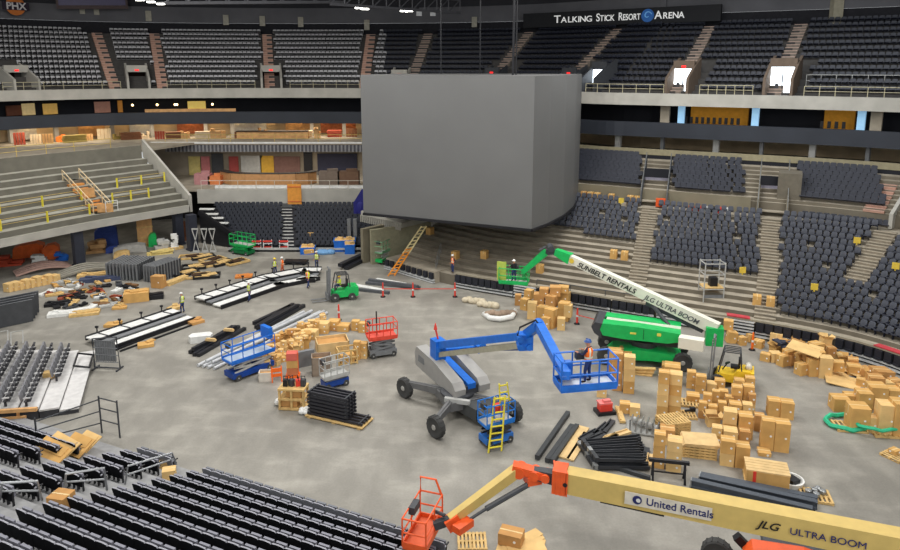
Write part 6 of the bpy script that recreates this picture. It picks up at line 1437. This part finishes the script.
for i, px in enumerate((132, 158, 174, 177, 212)):
    u = u_at(CR, px, 3.6, 14.6); c = CR.at(u, 3.6, 14.7); t = T('globe_lamp', f'small warm globe lamp in the dark suite gap, {nth(i+1)} from the bleacher side', 'lamp', c, 0, 'globe lamps in the suite gap'); shade(t.part('globe', MB().ball((0, 0, 0), .16, 0, 8), lampw)); t.part('stem', MB().tube([(0, 0, .1), (0, 0, 1.0)], .03, 5), black)
for i, (px, w_, h_, m_, lb) in enumerate(((18, 2.6, 1.3, M('suite_brown', (120, 74, 54), .7), 'brown'), (30, 1.6, 1.5, M('suite_cream', (222, 196, 140), .7, emit=.25), 'glowing cream'), (51, 1.8, 1.4, M('suite_yellow', (222, 178, 96), .7, emit=.25), 'glowing yellow'), (102, 2.0, 1.5, M('suite_rose', (190, 140, 120), .7, emit=.1), 'rosy'), (120, .6, 1.6, M('suite_amber', (206, 140, 60), .7, emit=.15), 'narrow amber'), (197, 2.4, 1.1, M('suite_lit', (238, 206, 110), .7, emit=.4), 'bright yellow'))):
    u = u_at(CR, px, 4.4, 14); q = CR.at(u, 4.5, 13.7 if h_ < 1.2 else 13.4); single('suite_display', MB().box((0, 0, h_/2+.3), (.2, w_, h_)).box((.15, 0, h_*.3), (.1, w_*.9, .12)), m_, f'{lb} wall panel inside the dark suite gap over the bleacher', 'panel', 'suite panels over the bleacher', q, CR.face(u))
mb = CR.sweep(MB(), rect(.6, 1.0, 13.85, 14.25), u_at(CR, 145, 0, 14), u_at(CR, 236, 0, 14), close=True); struct('trim_suite_counter', mb, wpan)
for i, (p0, p1) in enumerate(((690, 748), (822, 852))):
    u0, u1 = u_at(CR, p0, 4, 14), u_at(CR, p1, 4, 14); t = T('suite_alcove', ['amber lit suite alcove with a row of dark chairs near the second bright doorway', 'small amber lit suite alcove past the widest bright doorway'][i], 'alcove', CR.at((u0+u1)/2, 4.4, 12.5))
    t.part('amber_wall', CR.sweep(MB(), rect(4.2, 4.6, 12.5, 15.7), u0, u1, close=True), amber, world=True)
    n = int((u1-u0)/.55)
    for k in range(n): u = u0+(k+.5)*(u1-u0)/n; t.part('chair_back', MB().box(CR.at(u, 1.6, 14.15), (.15, .3, .7), 0, CR.face(u)), black, world=True)
for i, px in enumerate((664, 680, 755, 860, 876)):
    u = u_at(CR, px, 1.0, 14); c = CR.at(u, 1.0, 14.1); m_ = [conc, day, day, day, conc][i]
    struct('pillar_suite', MB().box(c+V((0, 0, .1)), (.3, .7 if m_ is day else 1.0, 3.2), 0, CR.face(u)), m_ if m_ is not day else M('window_glow', (150, 196, 230), emit=.5))
for i, px in enumerate((617, 662, 716, 762, 812, 868)):
    u = u_at(CR, px, 1.2, 11); c = CR.at(u, 1.4, 11.1); struct('pillar_gap', MB().box(c, (.5, .35 if i % 2 else .6, 2.3), 0, CR.face(u)), lgrey if i % 2 == 0 else mgrey)
# seats in front of the tan parapet's dark gap
# ------------------------------------------------------------------ railings and goods of the near stand
def nst(px, k): u = near_u(px, k); return u
gr = M('near_rail', (150, 152, 154), .4, .4)
for i, (pts, lb) in enumerate((([P(0, 499, 3.6), P(2, 483, 4.7), P(37, 481, 4.7), P(42, 500, 3.5)], 'silver looped rail at the aisle, closest to the picture edge'), ([P(64, 490, 3.0), P(66, 474, 4.2), P(104, 468, 4.2), P(107, 490, 3.0)], 'silver looped rail beside the carton in the aisle'), ([P(125, 484, 2.2), P(128, 466, 3.5), P(172, 453, 3.2), P(176, 464, 2.4)], 'silver looped rail at the head of the near stand aisle'))):
    t = T('looped_rail', lb, 'railing', pts[0], 0, 'silver looped rails of the near stand'); t.part('hoop', MB().tube(pts, .05, 7), gr, world=True)
    m1 = (pts[0]+pts[1])/2; m2 = (pts[2]+pts[3])/2; t.part('mid_rail', MB().tube([m1, m2], .04, 6), gr, world=True)
def on_near(px, k, dz=0.0): u = near_u(px, k); q = CN.at(u, NS['o']+k*.97+.4, (k+1)*.37+dz); return q
q = on_near(60, 7); carton('brown taped carton standing in the near stand aisle', q+V((0, -.1, 0)), .75, .7, .75, -.2, 2)
for i, (px, k) in enumerate(((166, 0), (168, 1))): carton(['small tan carton at the floor end of the near stand aisle', 'second tan carton at the floor end of the near aisle'][i], on_near(px, k), .6, .5, .5, .3, 1)
pts0 = P(37, 455, .9), P(75, 432, .9), P(96, 437, .6)
for i, (px, py, L, rz) in enumerate(((50, 452, 2.0, -.5), (60, 446, 1.8, -.5), (77, 445, 1.4, -.4), (86, 442, 1.1, -.45))):
    single('flattened_carton', MB().box((0, 0, 0), (L, 1.1, .06)).box((0, .2, .05), (L*.8, .5, .03), 0, .1), ctn2 if i % 2 else ctn, f'flattened tan carton over the end block seats, {nth(i+1)} from the picture edge', 'box', 'flattened cartons on the end block', P(px, py, 1.9-.2*i), rz).rotation_euler = (.45, .1, rz)
t = T('rail_scaffold', 'grey pipe scaffold railing at the floor end of the end block', 'scaffold', P(103, 440))
u1, u2 = P(102, 433), P(120, 438); 
for q in (u1, u2): t.part('upright', MB().tube([q, q+V((0, 0, 2.2))], .045, 6), dgrey, world=True)
for z in (.8, 1.5, 2.1): t.part('tube', MB().tube([u1+V((0, 0, z)), u2+V((0, 0, z))], .035, 6), dgrey, world=True)
u3 = P(38, 447, .9)
for z in (.6, 1.3, 2.0): t.part('tube', MB().tube([u1+V((0, 0, z)), u3+V((0, 0, z*.7))], .035, 6), dgrey, world=True)
t.part('upright', MB().tube([u3, u3+V((0, 0, 1.6))], .045, 6), dgrey, world=True)
# grab rail by the orange basket at the near stand's end
a, b = P(408, 548, 1.0), P(432, 538, 1.0); single('grab_rail', MB().tube([a, b], .06, 6), lgrey, 'pale grab rail on the near stand beside the orange basket', 'rail')
# ------------------------------------------------------------------ cones, delineators, stand goods on the far stand
for i, (px, py) in enumerate(((339, 320), (383, 297), (413, 297), (455, 297), (577, 324), (752, 350))):
    t = T('delineator', ['orange delineator post beyond the mixed heap', 'orange delineator post before the grey floor beams', 'short orange delineator post beside the grey floor beams', 'orange delineator post by the folded black seats', 'orange delineator post under the white boom', 'orange delineator post among the small cartons'][i], 'cone', P(px, py), 0, 'orange delineator posts')
    t.part('base', MB().lathe((0, 0, 0), (0, 0, 1), [(.24, 0), (.2, .08)], 10), black); t.part('post', MB().lathe((0, 0, .1), (0, 0, 1), [(.09, 0), (.075, .9), (.05, 1.15), (.07, 1.2)], 10), orng if i == 5 else red); t.part('band', MB().lathe((0, 0, .6), (0, 0, 1), [(.088, 0), (.085, .16)], 10), white)
for i, (p0, p1) in enumerate((((383, 297), (413, 297)), ((413, 297), (455, 297)), ((577, 324), (596, 329)))):
    a, b = P(*p0), P(*p1); single('barrier_tape', MB().beam(V((0, 0, 0)), b-a, .02, .06), red, ['red barrier tape strung between the first two delineators', 'red barrier tape strung on toward the folded black seats', 'red barrier tape under the white boom'][i], 'tape', None, a+V((0, 0, .75)))
t = T('extension_ladder', 'yellow and orange extension ladder leaning against the fluted ledge', 'ladder', P(391, 276))
a, b = P(391, 276), P(424, 226, 4.6)
ladder(t, a, a+(b-a)*.55, (.3, .1, 0), 9, M('ladder_orange', (240, 150, 40), .5), .05); ladder(t, a+(b-a)*.45, b, (.3, .1, 0), 8, M('ladder_pale', (230, 214, 160), .5), .05)
t = T('scaffold_tower', 'grey mobile scaffold tower on the lower stand behind the white boom', 'scaffold', P(712, 318))
for x in (-.8, .8):
    for y in (0, 1.2): t.part('upright', MB().tube([P(712, 318)+V((x, y, 0)), P(712, 318)+V((x, y, 4.6))], .05, 6), lgrey, world=True)
for z in (1.2, 2.4, 3.6, 4.5): 
    c = P(712, 318); t.part('ledger', MB().tube([c+V((-.8, 0, z)), c+V((.8, 0, z)), c+V((.8, 1.2, z)), c+V((-.8, 1.2, z)), c+V((-.8, 0, z))], .04, 6), lgrey, world=True)
t.part('platform', MB().box(P(712, 318)+V((0, .6, 2.5)), (1.6, 1.2, .08)), wood, world=True); t.part('grey_panel', MB().box(P(712, 318)+V((0, .1, 1.1)), (1.5, .05, 1.6)), mgrey, world=True); t.part('black_bag', MB().box(P(712, 318)+V((.1, .6, 2.9)), (.6, .5, .7)), black, world=True)
def on_st(px, k): u = u_at(CS, px, RA['o']+k*.85+.4, RA['z']+(k+1)*.325); return CS.at(u, RA['o']+k*.85+.42, RA['z']+(k+1)*.325), CS.face(u)
for i, (px, k) in enumerate(sorted(((484, 2), (456, 1), (540, 1), (613, 5), (625, 5), (755, 1), (772, 1), (430, 4), (425, 6)))):
    q, f = on_st(px, k); carton(f'tan carton on the bare steps of the lower stand, {nth(i+1)} from the tunnel', q, .7, .6, .75, f, 0, 'cartons on the bare stand steps')
for i, (px, ) in enumerate(((584,), (590,), (597,), (612,), (630,), (638,))):
    u = u_at(CS, px, 16.2, 6.3); c = CS.at(u, 16.1, 6.22); carton(f'tan carton on the cross aisle, {nth(i+1)} from the video board', c, .75, .6, .85, CS.face(u), None, 'cartons on the cross aisle')
for i, px in enumerate((692, 699, 706, 712, 720, 727)):
    u = u_at(CS, px, 16.2, 6.3); c = CS.at(u, 15.95, 6.22); m_ = [orange, red, white, black, red, white][i]
    shade(single('hard_hat', MB().ball((0, 0, .3), .3, 0, 10, (1, 1, .9)).lathe((0, 0, 0), (0, 0, 1), [(.26, 0), (.3, .3)], 10), m_, f'{["orange","first red","first white","black","second red","second white"][i]} bundle lined along the cross aisle above the middle block', 'bundle', 'bundles along the cross aisle', c))
for i, (px, k) in enumerate(((620, 14), (740, 4), (813, 3), (860, 11), (895, 8))):
    if k > 15: continue
    q, f = on_st(px, k); single('yellow_tag', MB().box((0, 0, .95), (.5, .1, .5), 0, .3).box((0, 0, .66), (.1, .06, .2)), ytag, f'yellow card stuck on the stand seats, {nth(i+1)} from the video board', 'card', 'yellow cards on stand seats', q, f-PI/2)
# ------------------------------------------------------------------ people
skin = M('skin', (190, 134, 104), .6, var=.04); jeans = M('jeans', (52, 66, 110), .8); boots = M('boots', (58, 44, 34), .8)
vesty = M('vest_lime', (206, 222, 40), .7, var=.05); vesto = M('vest_orange', (250, 116, 30), .7, var=.05); refl = M('vest_stripe', (226, 226, 200), .4)
def person(label, loc, rz, vest, helm, shirt, pose='stand', h=1.76, legs=jeans):
    """local: faces +y"""
    if pose == 'walk': ft = [(-.12, .24), (.11, -.2)]
    elif pose == 'sit': ft = [(-.12, .42), (.12, .42)]
    else: ft = [(-.14, .05), (.13, -.03)]
    hip = .94 if pose != 'sit' else .52; lean = .0
    pts = {'pel': (0, 0, hip+.03), 'bel': (0, .01, hip+.2), 'che': (0, .02+lean, hip+.42), 'nek': (0, .02+lean, hip+.57), 'hd0': (0, .05, hip+.66), 'hd1': (0, .06, hip+.75), 'hd2': (0, .05, hip+.82)}
    rad = {'pel': (.155, .12), 'bel': (.145, .11), 'che': (.175, .125), 'nek': (.06, .06), 'hd0': (.08, .09), 'hd1': (.088, .1), 'hd2': (.06, .07)}
    E = [('pel', 'bel'), ('bel', 'che'), ('che', 'nek'), ('nek', 'hd0'), ('hd0', 'hd1'), ('hd1', 'hd2')]
    hands = []
    for s_, sx in (('l', -1), ('r', 1)):
        f = ft[0 if sx < 0 else 1]
        kn = (sx*.12, f[1]*.55+.06, hip*.54) if pose != 'sit' else (sx*.13, .42, .5)
        pts['h'+s_] = (sx*.1, 0, hip-.02); rad['h'+s_] = (.098, .1); pts['k'+s_] = kn; rad['k'+s_] = (.066, .07)
        pts['a'+s_] = (f[0], f[1], .1); rad['a'+s_] = (.05, .052); pts['t'+s_] = (f[0]*1.1, f[1]+.17, .045); rad['t'+s_] = (.045, .04)
        E += [('pel', 'h'+s_), ('h'+s_, 'k'+s_), ('k'+s_, 'a'+s_), ('a'+s_, 't'+s_)]
        if pose in ('reach', 'sit'): el, wr = (sx*.27, .12, hip+.28), (sx*.2, .38, hip+.3)
        elif pose == 'walk': el, wr = (sx*.28, -sx*.1, hip+.22), (sx*.27, .02-sx*.2, hip-.0)
        else: el, wr = (sx*.28, -.03, hip+.22), (sx*.27, .1, hip+.0)
        pts['s'+s_] = (sx*.19, .02, hip+.48); rad['s'+s_] = (.068, .068); pts['e'+s_] = el; rad['e'+s_] = (.048, .048)
        pts['w'+s_] = wr; rad['w'+s_] = (.034, .036); d = (V(wr)-V(el)).normalized(); pm = V(wr)+d*.08
        pts['p'+s_] = tuple(pm); rad['p'+s_] = (.04, .026)
        E += [('che', 's'+s_), ('s'+s_, 'e'+s_), ('e'+s_, 'w'+s_), ('w'+s_, 'p'+s_)]; hands.append((V(wr), d, pm, sx))
    vs = []; idx = {}; rr = []; ed = []; roots = []
    for k, p in pts.items(): idx[k] = len(vs); vs.append(p); rr.append(rad[k])
    roots.append(idx['pel'])
    for a, b in E: ed.append((idx[a], idx[b]))
    for wr, d, pm, sx in hands:                       # five fingers rooted inside the palm
        side = d.cross(V((0, 0, 1)) if abs(d.z) < .9 else V((0, 1, 0))).normalized(); dn = side.cross(d).normalized()
        for fi, (o, ln) in enumerate(((-.03, .075), (-.01, .085), (.01, .08), (.03, .062), (.045, .05))):
            b = pm+side*o*.9; dd_ = d if fi < 4 else (d*.5+side).normalized()
            if fi == 4: b = pm-d*.05+side*.02
            ps = [b, b+dd_*ln*.55, b+(dd_*.85-dn*.4).normalized()*ln]
            k = len(vs); vs += [tuple(p) for p in ps]; rr += [(.011, .011), (.01, .01), (.008, .008)]; ed += [(k, k+1), (k+1, k+2)]; roots.append(k)
    me = bpy.data.meshes.new('body_src'); me.from_pydata(vs, ed, []); o = bpy.data.objects.new('body_src', me); COL.objects.link(o)
    md = o.modifiers.new('skin', 'SKIN'); md.use_smooth_shade = True
    sv = me.skin_vertices[0].data
    for i, r_ in enumerate(rr): sv[i].radius = r_; sv[i].use_root = i in roots
    o.modifiers.new('sub', 'SUBSURF').levels = 2
    dg = bpy.context.evaluated_depsgraph_get(); bm = bpy.data.meshes.new_from_object(o.evaluated_get(dg)); bpy.data.objects.remove(o)
    bm.materials.clear()
    for m_ in (shirt, legs, boots, skin): bm.materials.append(m_)
    mi = []
    for p in bm.polygons:
        c = p.center; k = 0
        if c.z < .13: k = 2
        elif c.z < hip+.1 and abs(c.x) < .24 and not (abs(c.x) > .22): k = 1
        if c.z > hip+.58: k = 3
        if min((c-(pm)).length for _, _, pm, _ in hands) < .13: k = 3
        mi.append(k)
    bm.polygons.foreach_set('material_index', mi)
    t = T('person', label, 'person', loc, rz); s_ = h/1.79; t.o.scale = (s_, s_, s_)
    b = bpy.data.objects.new('body', bm); COL.objects.link(b); b.parent = t.o
    zc = hip
    fmb = MB(); fmb.ball((0, .165, zc+.7), .02, 0, 6, (1, 1.2, 1.3))
    for sx in (-.036, .036): fmb.ball((sx, .148, zc+.735), .013, 1, 6)
    fmb.box((0, .15, zc+.655), (.05, .02, .012), 2)
    for sx in (-.095, .095): fmb.ball((sx, .05, zc+.71), .025, 0, 6, (.5, 1, 1.4))
    shade(t.part('face', fmb, [skin, black, M('lips', (150, 80, 70), .6)]))
    hm = MB(); hm.ball((0, .05, zc+.765), .125, 0, 12, (1, 1.12, .95), True); hm.lathe((0, .08, zc+.762), (0, 0, 1), [(.14, 0), (.15, .012), (.13, .02)], 14); hm.box((0, .05, zc+.88), (.03, .2, .03))
    shade(t.part('hard_hat', hm, helm))
    if vest:
        vm = MB(); pr = [(.165, hip+.02), (.175, hip+.12), (.175, hip+.2), (.185, hip+.34), (.19, hip+.44), (.13, hip+.53), (.08, hip+.555)]
        n = len(vm.v); N = 16
        for r_, z in pr: vm.v += [(math.cos(2*PI*j/N)*r_*1.12, .015+math.sin(2*PI*j/N)*r_*.86, z) for j in range(N)]
        for i in range(len(pr)-1):
            for j in range(N): vm.f.append([n+i*N+j, n+i*N+(j+1) % N, n+(i+1)*N+(j+1) % N, n+(i+1)*N+j]); vm.m.append(1 if i == 1 or (j % 8 in (2, 5) and i > 1) else 0)
        shade(t.part('safety_vest', vm, [vest, refl]))
    return t
hw = M('hat_white', (236, 236, 232), .4); hy = M('hat_yellow', (240, 206, 60), .4); hb = M('hat_blue', (60, 90, 150), .4)
sg = M('shirt_grey', (110, 112, 120), .8); sdk = M('shirt_navy', (44, 46, 70), .8); sw = M('shirt_lime', (190, 206, 60), .8)
person('person in a lime vest and white hat by the end of the straight wagon', P(183, 313), 1.3, vesty, hw, sg, 'stand')
person('person in a lime vest bending over the near rail of the curved wagon', P(250, 301), 2.6, vesty, hw, sg, 'walk')
person('person in a lime vest standing behind the curved wagon', P(275, 275.5), -2.2, vesty, hy, sg, 'stand')
person('person in an all orange outfit beside the lime vest behind the wagon', P(283, 274), 2.0, vesto, hw, M('shirt_orange', (236, 110, 50), .8), 'walk', 1.72, M('trousers_orange', (200, 90, 50), .8))
person('person in an orange vest and white hat stepping over the curved wagon', P(308, 288), -.6, vesto, hw, vesty, 'walk', 1.8)
person('person in a lime vest alone on the floor before the blue bins', P(317, 268), 3.0, vesty, hw, sg, 'stand')
person('person in a lime shirt driving the green forklift', P(340, 299)+V((-.0, .1, .75)), 1.9, vesty, hy, sw, 'sit')
q = BLUE_BASKET(.1, -.05, .02); person('person in an orange vest and blue hat working in the blue basket', q, .9, vesto, hb, sdk, 'reach', 1.8)
q = GREEN_BASKET(0, .0, .02); person('person in a dark shirt standing in the green basket', q, .5, None, hw, M('shirt_black', (40, 40, 44), .8), 'reach')
q = P(452, 270, 0.0); u = u_at(CS, 452, .8, 1.0); 
person('person in an orange vest on the stand steps beside the tan cartons', CS.at(12.4, .75, 1.12), 2.2, vesto, hw, sdk, 'stand')
fl = [o for o in bpy.data.objects if o.name.startswith('forklift') and o.get('label', '').startswith('yellow')][0]
mb = MB(); mb.lathe((-1.2, -.3, 1.34), (0, 1, 0), [(.05, 0), (.2, .06), (.2, .54), (.05, .6)], 14); shade(mb.build('gas_bottle', M('bottle_pale', (206, 200, 186), .5), fl))
